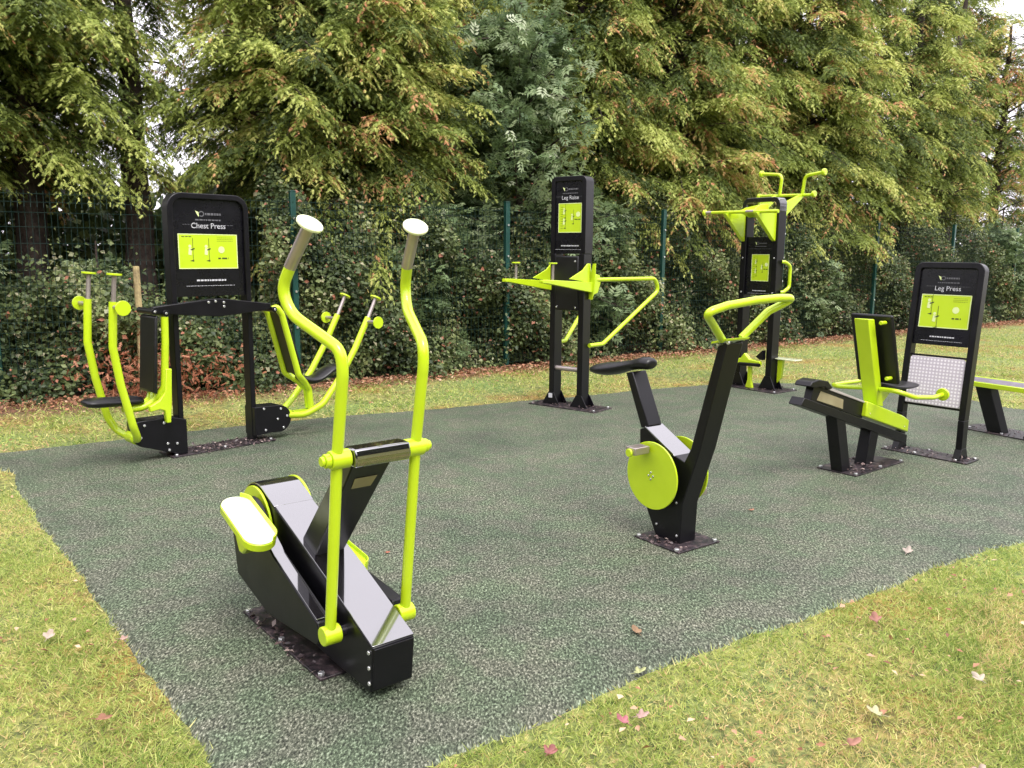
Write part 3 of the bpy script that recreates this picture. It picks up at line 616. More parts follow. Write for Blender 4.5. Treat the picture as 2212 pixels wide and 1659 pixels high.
for x, z in ((-0.50, 1.075), (-0.42, 1.06), (0.44, 1.05)):
    MB().cyl((x, -0.135, z-0.005), (x, 0.12, z-0.005), 0.022, 16).build('hinge', BLACKM, cp, bev=0.002)
    bolts('bolt', [(x, -0.135, z-0.005)], (0, -1, 0), cp, 0.009, 0.008)

# ------------------------------------------------------------------ leg raise tower
lr = empty('leg_raise_tower', (0.565, 8.12, 0), rad(-38), 'tall narrow black leg raise tower with lime armrests and long lime rails behind', 'exercise machine')
base_plate(lr, -0.38, 0.40, -0.16, 0.16)
plate_bolts(lr, [(-0.35, -0.13), (0.37, -0.13), (0.37, 0.13), (-0.35, 0.13)])
for x in (-0.175, 0.155):
    po = MB().box((x, 0.005, 0.75), (0.060, 0.13, 1.48)).build('post', BLACKM, lr, bev=0.004)
    f = MB(); sg = -1 if x < 0 else 1
    f.prism([(x-0.032, 0.13), (x-0.10, 0.012), (x+0.10, 0.012), (x+0.032, 0.13)], 'y', -0.068, -0.062).prism([(x-0.032, 0.13), (x-0.10, 0.012), (x+0.10, 0.012), (x+0.032, 0.13)], 'y', 0.072, 0.078)
    f.build('foot_gusset', BLACKM, po, bev=0)
MB().prism([(-0.20, 0.075), (-0.155, 0.075), (-0.155, 0.12), (-0.20, 0.12)], 'y', -0.0705, -0.0685).build('foot_label', PRINTW, lr, bev=0)
o_, i_ = arch(-0.207, 0.190, 2.215, 0.055, 0.045, 0, 0, 1.49)
MB().ring(o_, i_, 'y', -0.062, 0.075).build('sign_frame', BLACKM, lr, bev=0.004)
_, i2 = arch(-0.207, 0.190, 2.215, 0.055, 0.046, 0, 0, 1.49)
MB().prism(i2, 'y', -0.048, 0.05).build('sign_board', SIGNB, lr, bev=0.001)
sign_face(lr, 0.005, 0.30, 2.17, 1.49, -0.0485, -0.125, 0.140, 1.69, 1.965, 'Leg Raise', 0.052, 2, land=False)
MB().box((-0.01, -0.045, 1.21), (0.27, 0.05, 0.52)).build('back_pad', PAD, lr, bev=0.012)
bolts('bolt', [(-0.12, -0.071, 0.98), (0.10, -0.071, 0.98), (0.09, -0.071, 1.42)], (0, -1, 0), lr, 0.010, 0.006)
MB().cyl((-0.145, -0.02, 0.375), (0.125, -0.02, 0.375), 0.024, 16).build('foot_bar', STEEL, lr, bev=0)
for x, sx in ((-0.212, -1), (0.205, 1)):
    a = MB(); a.prism([(0.03, 1.19), (0.03, 1.225), (-0.70, 1.262), (-0.78, 1.262), (-0.78, 1.235), (-0.70, 1.228), (0.03, 1.125)], 'x', x-0.022, x+0.022)
    a.prism([(0.00, 1.22), (-0.34, 1.262), (-0.12, 1.34), (-0.04, 1.40), (0.0, 1.40)], 'x', x-0.006, x+0.006)
    arm = a.build('arm_rest', LIME, lr, bev=0.004)
    b = MB(); b.prism([(x-0.05, 1.40), (x-0.015, 1.40), (x, 1.31), (x+0.02, 1.40), (x+0.05, 1.40), (x+0.045, 1.22), (x+0.02, 1.06), (x-0.02, 1.06), (x-0.045, 1.22)], 'y', 0.03, 0.040); b.build('arm_bracket', LIME, lr, bev=0)
    b = MB(); b.prism([(0.04, 1.10), (0.13, 1.12), (0.18, 1.22), (0.16, 1.29), (0.10, 1.30), (0.04, 1.24)], 'x', x-0.02, x+0.02); b.build('rail_bracket', LIME, lr, bev=0.004)
    MB().tube([(x, -0.60, 1.25), (x, -0.60, 1.40)], 0.013, 12).build('hand_grip', STEEL, arm, bev=0)
    MB().tube([(x, -0.60, 1.40), (x, -0.60, 1.412)], 0.040, 24).build('grip_end_disc', LIME, arm, bev=0.002)
    MB().tube([(x, 0.10, 1.245), (x+sx*0.165, 1.00, 1.245), (x+sx*0.175, 1.06, 1.12), (x+sx*0.015, 0.25, 0.615), (x, 0.03, 0.615)], 0.0205, 16, bend=0.09).build('back_rail', LIME, lr, bev=0)

# ------------------------------------------------------------------ pull-up tower
pt = empty('pull_up_tower', (2.754, 9.383, 0), rad(-52), 'tall black tower behind the bike with lime pull up bars on top', 'exercise machine')
base_plate(pt, -0.40, 0.42, -0.20, 0.22)
plate_bolts(pt, [(-0.37, -0.17), (0.39, -0.17), (0.39, 0.19), (-0.37, 0.19)])
for x in (-0.195, 0.215):
    po = MB().box((x, 0.01, 0.985), (0.070, 0.13, 1.95)).build('post', BLACKM, pt, bev=0.004)
    f = MB(); pr = [(x-0.037, 0.16), (x-0.11, 0.012), (x+0.11, 0.012), (x+0.037, 0.16)]
    f.prism(pr, 'y', -0.063, -0.056).prism(pr, 'y', 0.076, 0.083); f.build('foot_gusset', BLACKM, po, bev=0)
    bolts('bolt', [(x, -0.055, 1.46), (x, -0.055, 1.08)], (0, -1, 0), po, 0.011, 0.007)
o_, i_ = arch(-0.232, 0.252, 2.115, 0.075, 0.050, 0, 0, 1.96)
MB().ring(o_, i_, 'y', -0.055, 0.075).build('top_arch', BLACK, pt, bev=0.004)
MB().prism([(-0.158, 1.05), (0.178, 1.05), (0.178, 1.69), (-0.158, 1.69)], 'y', -0.03, 0.02).build('sign_board', SIGNB, pt, bev=0.002)
sign_face(pt, 0.02, 0.3, 1.69, 1.05, -0.0305, -0.088, 0.140, 1.205, 1.50, '', 0.04, 5, land=False)
for x in (-0.26, 0.28):
    MB().tube([(x*0.93, 0.03, 1.42), (x, 0.05, 1.42), (x*1.02, 0.15, 1.38), (x*1.02, 0.15, 1.14), (x, 0.05, 1.09), (x*0.93, 0.03, 1.09)], 0.019, 14, bend=0.06).build('side_handle', LIME, pt, bev=0)
for x in (-0.2, 0.2):
    MB().prism([(-0.058, 1.945), (-0.42, 1.935), (-0.10, 1.66), (-0.058, 1.64)], 'x', x-0.022, x+0.022).build('bar_bracket', LIME, pt, bev=0.004)
fb = MB().tube([(-0.50, -0.35, 1.955), (0.44, -0.35, 1.945)], 0.0185, 16).build('pull_up_bar', LIME, pt, bev=0)
MB().cyl((-0.535, -0.35, 1.955), (-0.50, -0.35, 1.955), 0.034, 20).build('bar_end_cap', LIME, fb, bev=0.008)
MB().cyl((-0.42, -0.35, 1.954), (-0.499, -0.35, 1.955), 0.0192, 16).build('bar_sleeve', STEEL, fb, bev=0)
MB().cyl((0.04, -0.35, 1.951), (0.14, -0.35, 1.950), 0.0192, 16).build('bar_sleeve', STEEL, fb, bev=0)
hood = MB(); hood.add([(-0.10, -0.32, 1.955), (0.10, -0.32, 1.955), (0.14, -0.08, 1.90), (-0.12, -0.08, 1.90), (-0.06, -0.24, 2.00), (0.09, -0.20, 2.03), (0.13, -0.08, 2.04), (-0.06, -0.08, 2.02)], [(0, 3, 2, 1), (4, 5, 6, 7), (0, 1, 5, 4), (1, 2, 6, 5), (2, 3, 7, 6), (3, 0, 4, 7)])
hood.build('head_plate', LIME, pt, bev=0.006)
bb = MB().tube([(-0.33, 0.40, 2.165), (0.36, 0.40, 2.15)], 0.017, 14).build('pull_up_bar', LIME, pt, bev=0)
for x in (-0.345, 0.36): MB().cyl((x-0.018, 0.40, 2.158), (x+0.018, 0.40, 2.158), 0.036, 20).build('bar_end_cap', LIME, bb, bev=0.008)
for pts, e in (([(-0.075, 0.40, 2.16), (-0.055, 0.40, 2.39), (-0.33, 0.40, 2.415)], -1), ([(0.215, 0.40, 2.15), (0.240, 0.40, 2.36), (0.47, 0.40, 2.385)], 1)):
    h = MB().tube(pts, 0.019, 14, bend=0.07).build('high_handle', LIME, pt, bev=0)
    q = Vector(pts[-1]); MB().cyl(q-Vector((0.018, 0, 0)), q+Vector((0.018, 0, 0)), 0.038, 20).build('bar_end_cap', LIME, h, bev=0.008)
for x in (-0.12, 0.21):
    MB().prism([(0.08, 1.90), (0.44, 2.15), (0.38, 2.165), (0.08, 2.06)], 'x', x-0.018, x+0.018).build('bar_bracket', LIME, pt, bev=0.004)
# foot rests near the ground
s = MB(); s.prism([(-0.22, 0.285), (0.16, 0.275), (0.16, 0.325), (0.02, 0.335), (-0.05, 0.40), (-0.10, 0.335), (-0.22, 0.33)], 'y', -0.14, -0.09); s.build('step_bracket', LIME, pt, bev=0.006)
s = MB(); s.prism([(-0.265, 0.302), (-0.16, 0.302), (-0.16, 0.325), (-0.265, 0.325)], 'y', -0.26, -0.09); s.build('foot_rest', PALEP, pt, bev=0.003)
MB().cyl((-0.10, -0.15, 0.275), (0.17, -0.15, 0.285), 0.020, 14).build('step_bar', BLACKM, pt, bev=0)
MB().prism([(0.14, 0.35), (0.50, 0.35), (0.50, 0.362), (0.14, 0.362)], 'y', 0.02, 0.16).build('foot_rest', PALEP, pt, bev=0.003)
MB().prism([(0.262, 0.08), (0.31, 0.14), (0.33, 0.345), (0.262, 0.345)], 'y', 0.05, 0.09).build('step_bracket', LIME, pt, bev=0.003)
MB().prism([(-0.03, 0.012), (0.06, 0.012), (0.035, 0.10), (0.035, 0.25), (-0.005, 0.25), (-0.005, 0.10)], 'y', -0.12, -0.08).build('step_post', LIME, pt, bev=0.003)
MB().prism([(0.145, 0.34), (0.18, 0.34), (0.18, 0.45), (0.15, 0.43), (0.09, 0.37)], 'y', -0.12, -0.06).build('pedal_stop', BLACKM, pt, bev=0.003)

# ------------------------------------------------------------------ leg press
lg = empty('foot_plate_frame', (3.173, 6.222, 0), rad(-50), 'black sign frame with pale studded foot plate facing the lime leg press seat', 'exercise machine')
base_plate(lg, -0.30, 0.34, -0.11, 0.11)
plate_bolts(lg, [(-0.05, -0.085), (0.25, -0.09), (-0.02, 0.09), (0.32, 0.08), (-0.28, -0.08)])
LEAN = Matrix.Translation((0, 0, 0.30)) @ Matrix.Rotation(rad(-6), 4, 'X') @ Matrix.Translation((0, 0, -0.30))
def lean(mb): mb.v = [tuple(LEAN @ Vector(p)) for p in mb.v]; return mb
o_, i_ = arch(-0.232, 0.268, 1.455, 0.065, 0.045, 0, 0, 0.30)
fr = lean(MB().ring(o_, i_, 'y', -0.040, 0.045)).build('frame', BLACKM, lg, bev=0.005)
for x in (-0.2095, 0.2455):
    MB().prism([(x-0.0225, 0.012), (x+0.0225, 0.012), (x+0.0225, 0.302), (x-0.0225, 0.302)], 'y', -0.040, 0.045).build('leg', BLACKM, lg, bev=0.004)
    f = MB(); f.prism([(-0.075, 0.011), (0.08, 0.011), (0.043, 0.09), (-0.038, 0.09)], 'x', x-0.0245, x+0.0245); f.build('foot_gusset', BLACKM, lg, bev=0.002)
board = empty('sign_mount', (0, 0, 0), 0, None, None); board.parent = lg
_, i2 = arch(-0.232, 0.268, 1.455, 0.065, 0.046, 0, 0, 0.835)
bd = MB().prism(i2, 'y', -0.020, 0.020); 
MBB = lean(bd).build('sign_board', SIGNB, lg, bev=0.001)
board.matrix_local = LEAN
sign_face(board, 0.020, 0.50, 1.43, 0.835, -0.0205, -0.160, 0.200, 0.965, 1.215, 'Leg Press', 0.050, 3)
lean(MB().prism([(-0.185, 0.745), (0.221, 0.745), (0.221, 0.760), (-0.185, 0.760)], 'y', -0.015, 0.015)).build('cross_strut', BLACKM, lg, bev=0.001)
lean(MB().prism([(-0.186, 0.382), (0.222, 0.382), (0.222, 0.366), (-0.186, 0.366)], 'y', -0.02, 0.02)).build('cross_strut', BLACKM, lg, bev=0.001)
fp = [(-0.183, 0.384), (0.205, 0.384), (0.219, 0.398), (0.219, 0.730), (0.205, 0.744), (-0.170, 0.744), (-0.183, 0.730)]
lean(MB().prism(fp, 'y', -0.030, -0.018)).build('foot_plate', TREAD, lg, bev=0.002)

ls = empty('sliding_seat', (2.53, 5.80, 0), rad(39), 'sloping black beam seat on two legs with lime upright and lime carriage cover', 'exercise machine')
YL, YR = 0.000, 0.095; YM = 0.0475
base_plate(ls, -0.30, 0.37, -0.10, 0.20)
plate_bolts(ls, [(-0.28, 0.18), (-0.28, -0.085), (0.06, -0.08), (0.35, -0.085), (0.35, 0.18)])
MB().prism([(-0.435, 0.455), (-0.315, 0.42), (-0.19, 0.010), (-0.30, 0.010)], 'y', YL+0.005, YR-0.005).build('leg', BLACKM, ls, bev=0.004)
MB().prism([(0.075, 0.31), (0.185, 0.28), (0.125, 0.010), (0.010, 0.010)], 'y', YL+0.005, YR-0.005).build('leg', BLACKM, ls, bev=0.004)
MB().prism([(-0.872, 0.545), (-0.835, 0.592), (-0.60, 0.520), (0.600, 0.160), (0.60, 0.092)], 'y', YL, YR).build('beam', BLACKM, ls, bev=0.004)
MB().prism([(-0.73, 0.56), (-0.60, 0.525), (-0.05, 0.36), (-0.05, 0.470), (-0.62, 0.635), (-0.70, 0.66)], 'y', YL+0.02, YR-0.02).build('rail_web', BLACKM, ls, bev=0.002)
MB().prism([(-0.66, 0.555), (-0.33, 0.460), (-0.33, 0.525), (-0.62, 0.612)], 'y', YL+0.0155, YL+0.0195).build('label_plate', TANL, ls, bev=0)
MB().prism([(-0.60, 0.632), (-0.05, 0.472), (-0.05, 0.486), (-0.59, 0.648)], 'y', YL+0.012, YR-0.012).build('slide_rail', GREYP, ls, bev=0.002)
MB().prism([(-0.80, 0.662), (-0.775, 0.690), (-0.70, 0.700), (-0.585, 0.678), (-0.520, 0.625), (-0.56, 0.618), (-0.62, 0.645), (-0.75, 0.650)], 'y', YL-0.012, YR+0.012).build('rail_end_guard', BLACKM, ls, bev=0.006)
cc = MB(); cc.prism([(-0.063, 0.378), (-0.049, 0.487), (0.50, 0.318), (0.59, 0.275), (0.585, 0.182)], 'y', YL-0.012, YR+0.012)
cv = cc.build('carriage_cover', LIME, ls, bev=0.008)
bolts('bolt', [(-0.01, YL-0.012, 0.395), (0.52, YL-0.012, 0.235)], (0, -1, 0), cv, 0.006, 0.003)
MB().cyl((0.59, YM, 0.235), (0.635, YM, 0.225), 0.012, 12).build('stop_pin', BOLT, ls, bev=0)
up_ = MB(); up_.prism([(-0.115, 1.066), (-0.030, 1.062), (0.190, 0.42), (0.10, 0.44)], 'y', YL-0.006, YR+0.006)
up_.build('upright', LIME, ls, bev=0.006)
for z, x in ((1.040, -0.03), (0.640, 0.11)):
    MB().cyl((x-0.02, -0.06, z), (x+0.045, -0.06, z), 0.014, 14).build('pad_pin', LIME, ls, bev=0.003)
bp = MB(); bp.prism([(0.010, 1.090), (0.042, 1.094), (0.215, 0.60), (0.180, 0.59)], 'y', YM-0.155, YM+0.155); bp.build('back_pad', PAD, ls, bev=0.014)
secs = []
for k, (x, w, t, z) in enumerate(((0.16, 0.11, 0.012, 0.575), (0.20, 0.14, 0.02, 0.572), (0.30, 0.15, 0.022, 0.560), (0.42, 0.15, 0.022, 0.548), (0.54, 0.14, 0.020, 0.548), (0.60, 0.11, 0.014, 0.552), (0.615, 0.09, 0.010, 0.552))):
    secs.append([(x, YM+w*math.cos(rad(a)), z+t*math.sin(rad(a))) for a in range(0, 360, 24)])
loft('seat', secs, PAD, ls)
MB().prism([(0.16, 0.42), (0.36, 0.54), (0.20, 0.55), (0.13, 0.50)], 'y', YL+0.01, YR-0.01).build('seat_bracket', LIME, ls, bev=0.005)
MB().tube([(0.12, YM, 0.552), (0.02, -0.15, 0.562), (0.0, -0.22, 0.560), (0.08, -0.26, 0.540), (0.40, -0.27, 0.508)][:0] or [(0.13, 0.02, 0.555), (-0.02, -0.20, 0.580), (0.10, -0.265, 0.535), (0.38, -0.265, 0.505), (0.52, -0.265, 0.512)], 0.0165, 14, bend=0.08).build('side_handle', LIME, ls, bev=0)
MB().cyl((0.515, -0.265, 0.512), (0.535, -0.265, 0.514), 0.046, 24).build('grip_end_disc', LIME, ls, bev=0.004)
MB().tube([(0.13, 0.07, 0.555), (0.08, 0.30, 0.540), (0.15, 0.375, 0.535), (0.50, 0.375, 0.530), (0.64, 0.375, 0.535)], 0.0165, 14, bend=0.08).build('side_handle', LIME, ls, bev=0)
MB().cyl((0.635, 0.375, 0.535), (0.655, 0.375, 0.537), 0.046, 24).build('grip_end_disc', LIME, ls, bev=0.004)

# ------------------------------------------------------------------ bench at the right edge
bn = empty('exercise_bench', (4.10, 7.00, 0), rad(-60), 'lime framed bench with slatted grey top at the right edge', 'bench')
base_plate(bn, -0.26, 0.55, -0.03, 0.30)
plate_bolts(bn, [(-0.20, 0.03), (0.1, 0.0), (0.18, 0.22), (0.5, 0.0), (-0.05, 0.26)])
MB().prism([(-0.04, 0.394), (-0.175, 0.394), (-0.03, 0.010), (0.095, 0.010)], 'y', 0.01, 0.12).build('leg', BLACKM, bn, bev=0.004)
MB().prism([(0.42, 0.395), (0.53, 0.395), (0.38, 0.010), (0.27, 0.010)], 'y', 0.01, 0.12).build('leg', BLACKM, bn, bev=0.004)
for y in (-0.06, 0.27):
    MB().prism([(-0.35, 0.395), (1.25, 0.395), (1.25, 0.435), (-0.35, 0.435)], 'y', y-0.018, y+0.018).build('side_rail', LIME, bn, bev=0.004)
MB().prism([(-0.35, 0.398), (-0.33, 0.398), (-0.33, 0.43), (-0.35, 0.43)], 'y', -0.041, 0.251).build('side_rail', LIME, bn, bev=0.004)
for i in range(4):
    y = 0.006+i*0.066; MB().box((0.46, y, 0.425), (1.54, 0.050, 0.018)).build('slat', SLAT, bn, bev=0.003)

# ------------------------------------------------------------------ trees
def rnd(n, a=0.0, b=1.0): return RNG.uniform(a, b, n)
def norm(v): return v/np.maximum(np.linalg.norm(v, axis=-1, keepdims=True), 1e-6)
ZUP = np.array([0, 0, 1.0])

def conifer_crown(name, H, z0, R, nb, seed):
    """leylandii: many overlapping boughs that reach out, arch over and hang; each carries side sprays made of flat scaly fronds"""
    rg = np.random.default_rng(seed); P, D, U, L, Wd, T = [], [], [], [], [], []; limbs = MB()
    for b in range(nb):
        f = min(max((b+rg.uniform(-4, 4))/nb, 0), 1); h = z0+(H-z0)*f
        az = rg.uniform(0, 2*math.pi); out = np.array([math.cos(az), math.sin(az), 0]); side = np.array([-out[1], out[0], 0])
        Lb = R*(1.0-0.50*max(f-0.35, 0)/0.65)*rg.uniform(0.42, 1.10)
        rise = rg.uniform(0.05, 0.75); droop = rg.uniform(0.55, 1.25); bend = rg.uniform(-.35, .35)
        n = 13; t = np.linspace(0, 1, n); C = np.array([0, 0, h])+np.outer(t*Lb, out)+np.outer(bend*Lb*t*t, side)+np.outer(Lb*(rise*t-droop*0.55*t**2.2), ZUP)
        if b % 2 == 0: limbs.tube([tuple(C[i]) for i in (0, 3, 6, 9, 12)], 0.014*Lb+0.005, 4, r2=0.003, cap=False)
        tb = rg.uniform(0.10, 0.76); rusty = rg.random() < 0.18
        ns = int(28*Lb)+9
        u = 0.34+0.66*(np.arange(ns)+rg.random(ns))/ns; i = np.minimum((u*(n-1)).astype(int), n-2); w = (u*(n-1)-i)[:, None]
        q = C[i]*(1-w)+C[i+1]*w; ax = norm(C[i+1]-C[i]); sg = np.where(np.arange(ns) % 2, 1, -1)[:, None]
        ls = (0.10+0.30*(1-np.abs(u-0.55)*1.1))*rg.uniform(0.6, 1.25, ns)
        sd = norm(ax*rg.uniform(0.5, 1.2, (ns, 1))+side*sg*rg.uniform(0.4, 1.0, (ns, 1))+ZUP*rg.uniform(-.1, .35, (ns, 1)))
        m = 9; v = (np.arange(m)[None]+rg.random((ns, m)))/m
        c = q[:, None]+rg.normal(0, .035, (ns, 1, 3))+sd[:, None]*(v*ls[:, None])[..., None]-ZUP*(ls[:, None]*0.55*v**2.0)[..., None]
        alt = np.where(np.arange(m) % 2 == 0, 1, -1)[None, :, None]; sx = norm(np.cross(sd, ZUP))[:, None]
        d = norm(sd[:, None]*0.7+sx*alt*rg.uniform(0.2, 0.9, (ns, m, 1))-ZUP*((0.18+0.62*v)[..., None]*rg.uniform(0.5, 1.4, (ns, m, 1)))+rg.normal(0, .12, (ns, m, 3)))
        P.append(c.reshape(-1, 3)); D.append(d.reshape(-1, 3)); U.append(norm(ZUP+rg.normal(0, .55, (ns*m, 3))))
        l = rg.uniform(0.045, 0.100, (ns, m))*(1-0.2*v); L.append(l.ravel()); Wd.append((l*rg.uniform(0.40, 0.70, (ns, m))).ravel())
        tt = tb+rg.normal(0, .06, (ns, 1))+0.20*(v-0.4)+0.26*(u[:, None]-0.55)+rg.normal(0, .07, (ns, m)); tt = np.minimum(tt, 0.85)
        red = (rg.random((ns, 1)) < (0.40 if rusty else 0.03)) & (rg.random((ns, m)) < 0.8)
        tt = np.where(red, 0.92+rg.normal(0, .05, (ns, m)), tt); T.append(np.clip(tt, 0, 1).ravel())
    P, D, U = map(np.vstack, (P, D, U)); L, Wd, T = map(np.concatenate, (L, Wd, T))
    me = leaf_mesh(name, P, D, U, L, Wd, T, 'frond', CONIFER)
    lm = bpy.data.meshes.new('limbs'); lm.from_pydata(limbs.v, [], limbs.f); lm.materials.append(BARK); return me, lm
def trunk_mesh(H, r, seed, lean=0.0):
    rr = random.Random(seed); m = MB(); pts = []; rad_ = []
    for k in range(12):
        t = k/11; pts.append((lean*t*H*0.2+rr.uniform(-.03, .03), rr.uniform(-.03, .03), t*H)); rad_.append(r*(1.35 if k == 0 else 1)*(1-0.8*t))
    seg = 12; vs = []
    for (x, y, z), q in zip(pts, rad_):
        for a in range(seg):
            an = 2*math.pi*a/seg; e = q*(1+0.16*math.sin(3*an+z)+rr.uniform(-.05, .05)); vs.append((x+e*math.cos(an), y+e*math.sin(an), z))
    f = [(i*seg+a, i*seg+(a+1) % seg, (i+1)*seg+(a+1) % seg, (i+1)*seg+a) for i in range(11) for a in range(seg)]
    me = bpy.data.meshes.new('trunk'); me.from_pydata(vs, [], f); me.materials.append(BARK)
    me.polygons.foreach_set('use_smooth', [True]*len(f)); return me

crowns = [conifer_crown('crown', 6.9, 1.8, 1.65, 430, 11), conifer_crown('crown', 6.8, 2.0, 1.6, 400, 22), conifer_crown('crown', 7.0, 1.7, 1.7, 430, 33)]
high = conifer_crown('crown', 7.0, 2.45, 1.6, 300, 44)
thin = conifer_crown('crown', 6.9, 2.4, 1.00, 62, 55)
open_ = conifer_crown('crown', 7.0, 1.9, 1.5, 230, 66)          # bare-stemmed below
trunks = [trunk_mesh(6.9, 0.15, 1), trunk_mesh(7.0, 0.20, 2), trunk_mesh(6.8, 0.13, 3)]
def tree(kind, x, y, rz, sc, tr, label, cat='tree', grp='conifers standing behind the mesh fence'):
    t = empty('cypress_tree', (x, y, -0.02), rz, label, cat, grp); t.scale = (sc, sc, sc)
    cm, lm = kind
    c = bpy.data.objects.new('crown', cm); link(c, t)
    c = bpy.data.objects.new('limbs', lm); link(c, t)
    c = bpy.data.objects.new('trunk', trunks[tr]); link(c, t); return t
NRM = Vector((-math.sin(rad(36)), math.cos(rad(36)), 0))   # pointing away behind the fence
def behind(s, off): return FA+FD*s+NRM*off if s >= 0 else FA+FL*(-s)+Vector((-math.sin(rad(24)), math.cos(rad(24)), 0))*off
front_row = [(-3.6, 1.4, 3, 1.0, 0, 'cypress at the far left edge with bright drooping sprays'),
             (-2.72, 1.9, 3, 1.0, 1, 'cypress with thick dark bare trunk near the left edge, above the left seat handles'),
             (-1.55, 2.1, 4, 1.0, 1, 'cypress whose dark trunk rises just left of the chest press sign'),
             (0.62, 1.6, 3, 0.95, 0, 'cypress rising behind the left handle of the cross trainer'),
             (1.5, 1.5, 0, 0.95, 2, 'cypress rising between the two handle poles of the cross trainer'),
             (5.4, 1.5, 2, 0.95, 0, 'cypress directly behind the leg raise tower'),
             (7.2, 1.3, 0, 1.0, 2, 'cypress between the leg raise tower and the pull up tower'),
             (9.0, 1.6, 1, 1.05, 1, 'cypress just left of the pull up tower bars'),
             (10.9, 1.3, 2, 1.05, 2, 'cypress standing just right of the pull up tower'),
             (13.0, 1.7, 5, 1.1, 0, 'cypress above the leg press seat, right of the pull up tower'),
             (15.2, 1.5, 5, 1.05, 1, 'cypress rising just left of the leg press sign'),
             (17.8, 1.9, 4, 1.2, 0, 'thin cypress above the leg press sign beside the sky gap'),
             (21.0, 2.2, 5, 1.1, 0, 'farthest cypress at the right edge')]
for i, (s, off, k, sc, tr, lab) in enumerate(front_row):
    p = behind(s, off); tree({3: high, 4: thin, 5: open_}[k] if k > 2 else crowns[k], p.x, p.y, rad(47*i+20), sc, tr, lab)
back_row = [(-7.5, 4.6, 2, 1.0), (-4.6, 4.4, 1, 1.0), (2.0, 4.4, 1, 1.0), (3.4, 4.0, 0, 1.05), (4.9, 4.3, 2, 1.05), (6.6, 4.2, 1, 1.1), (8.6, 4.3, 0, 1.1), (10.6, 4.2, 2, 1.15), (13.6, 4.4, 1, 0.85), (20.5, 3.6, 9, 1.25)]
for i, (s, off, k, sc) in enumerate(back_row):
    p = behind(s, off); tree(open_ if k == 9 else crowns[k], p.x, p.y, rad(61*i), sc, i % 3, 'dim cypress in the second row, glimpsed between the front trees', 'tree', 'second row of cypresses')

def broad_crown(name, H, W, nb, seed, mat, shape='pinnate', ll=(0.10, 0.17)):
    rg = np.random.default_rng(seed); P, D, U, L, Wd, T = [], [], [], [], [], []; limbs = MB()
    for b in range(nb):
        az = rg.uniform(0, 2*math.pi); out = np.array([math.cos(az), math.sin(az), 0]); h0 = rg.uniform(0.1, H*0.75); Lb = rg.uniform(0.5, 1.0)*W*(1.15-0.6*h0/H); n = 10; t = np.linspace(0, 1, n)
        C = np.array([0, 0, h0])+np.outer(t*Lb, out)+np.outer(Lb*(rg.uniform(0.5, 1.3)*t-0.55*t*t), ZUP)
        limbs.tube([tuple(C[i]) for i in (0, 3, 6, 9)], 0.018, 5, r2=0.004, cap=False)
        m = 46; u = rg.uniform(0.25, 1.0, m); idx = np.minimum((u*(n-1)).astype(int), n-2)
        c = C[idx]+rg.normal(0, 0.10, (m, 3)); c2 = c
        d = norm(np.outer(np.ones(m), out)*0.5+rg.normal(0, .75, (m, 3))-ZUP*0.25); P.append(c2); D.append(d); U.append(norm(ZUP+rg.normal(0, .35, (m, 3))))
        l = rg.uniform(*ll, m); L.append(l); Wd.append(l*rg.uniform(.7, 1.0, m)); T.append(np.clip(rg.uniform(0.2, 0.8)+rg.normal(0, .16, m), 0, 1))
    P, D, U = map(np.vstack, (P, D, U)); L, Wd, T = map(np.concatenate, (L, Wd, T))
    me = leaf_mesh(name, P, D, U, L, Wd, T, shape, mat); lm = bpy.data.meshes.new('limbs'); lm.from_pydata(limbs.v, [], limbs.f); lm.materials.append(BARK); return me, lm
eld = broad_crown('crown', 5.6, 1.45, 150, 5, ELDER); eld2 = broad_crown('crown', 2.6, 0.95, 70, 6, ELDER)
def bush(kind, s, off, rz, sc, label, name='elder_tree', cat='tree', h=5.0):
    p = behind(s, off); t = empty(name, (p.x, p.y, -0.02), rz, label, cat, 'blue green elders among the conifers'); t.scale = (sc, sc, sc)
    link(bpy.data.objects.new('crown', kind[0]), t); link(bpy.data.objects.new('limbs', kind[1]), t)
    o = bpy.data.objects.new('trunk', trunks[2]); link(o, t); o.scale = (0.5, 0.5, h/6.8)
bush(eld, 3.75, 0.9, 0.4, 1.08, 'tall blue green elder left of the leg raise tower, between the conifers')
bush(eld2, 1.9, 0.7, 2.0, 1.0, 'low elder over the fence behind the right handle of the cross trainer', h=2.6)
bush(eld2, 5.1, 0.8, 1.2, 1.05, 'low elder right of the leg raise tower top', h=2.6)
bush(eld2, 10.0, 0.5, 3.0, 0.9, 'low grey green elder beside the right post of the pull up tower', h=2.6)
bush(eld2, -2.0, 0.9, 4.0, 0.62, 'elder shoots behind the fence left of the chest press sign', h=2.6)
bush(eld2, -3.4, 0.5, 5.0, 0.8, 'elder with pale leaves at the left edge behind the fence', h=2.6)
bush(eld2, 17.5, 0.4, 0.5, 1.0, 'grey green elder at the right edge above the bench', h=2.6)

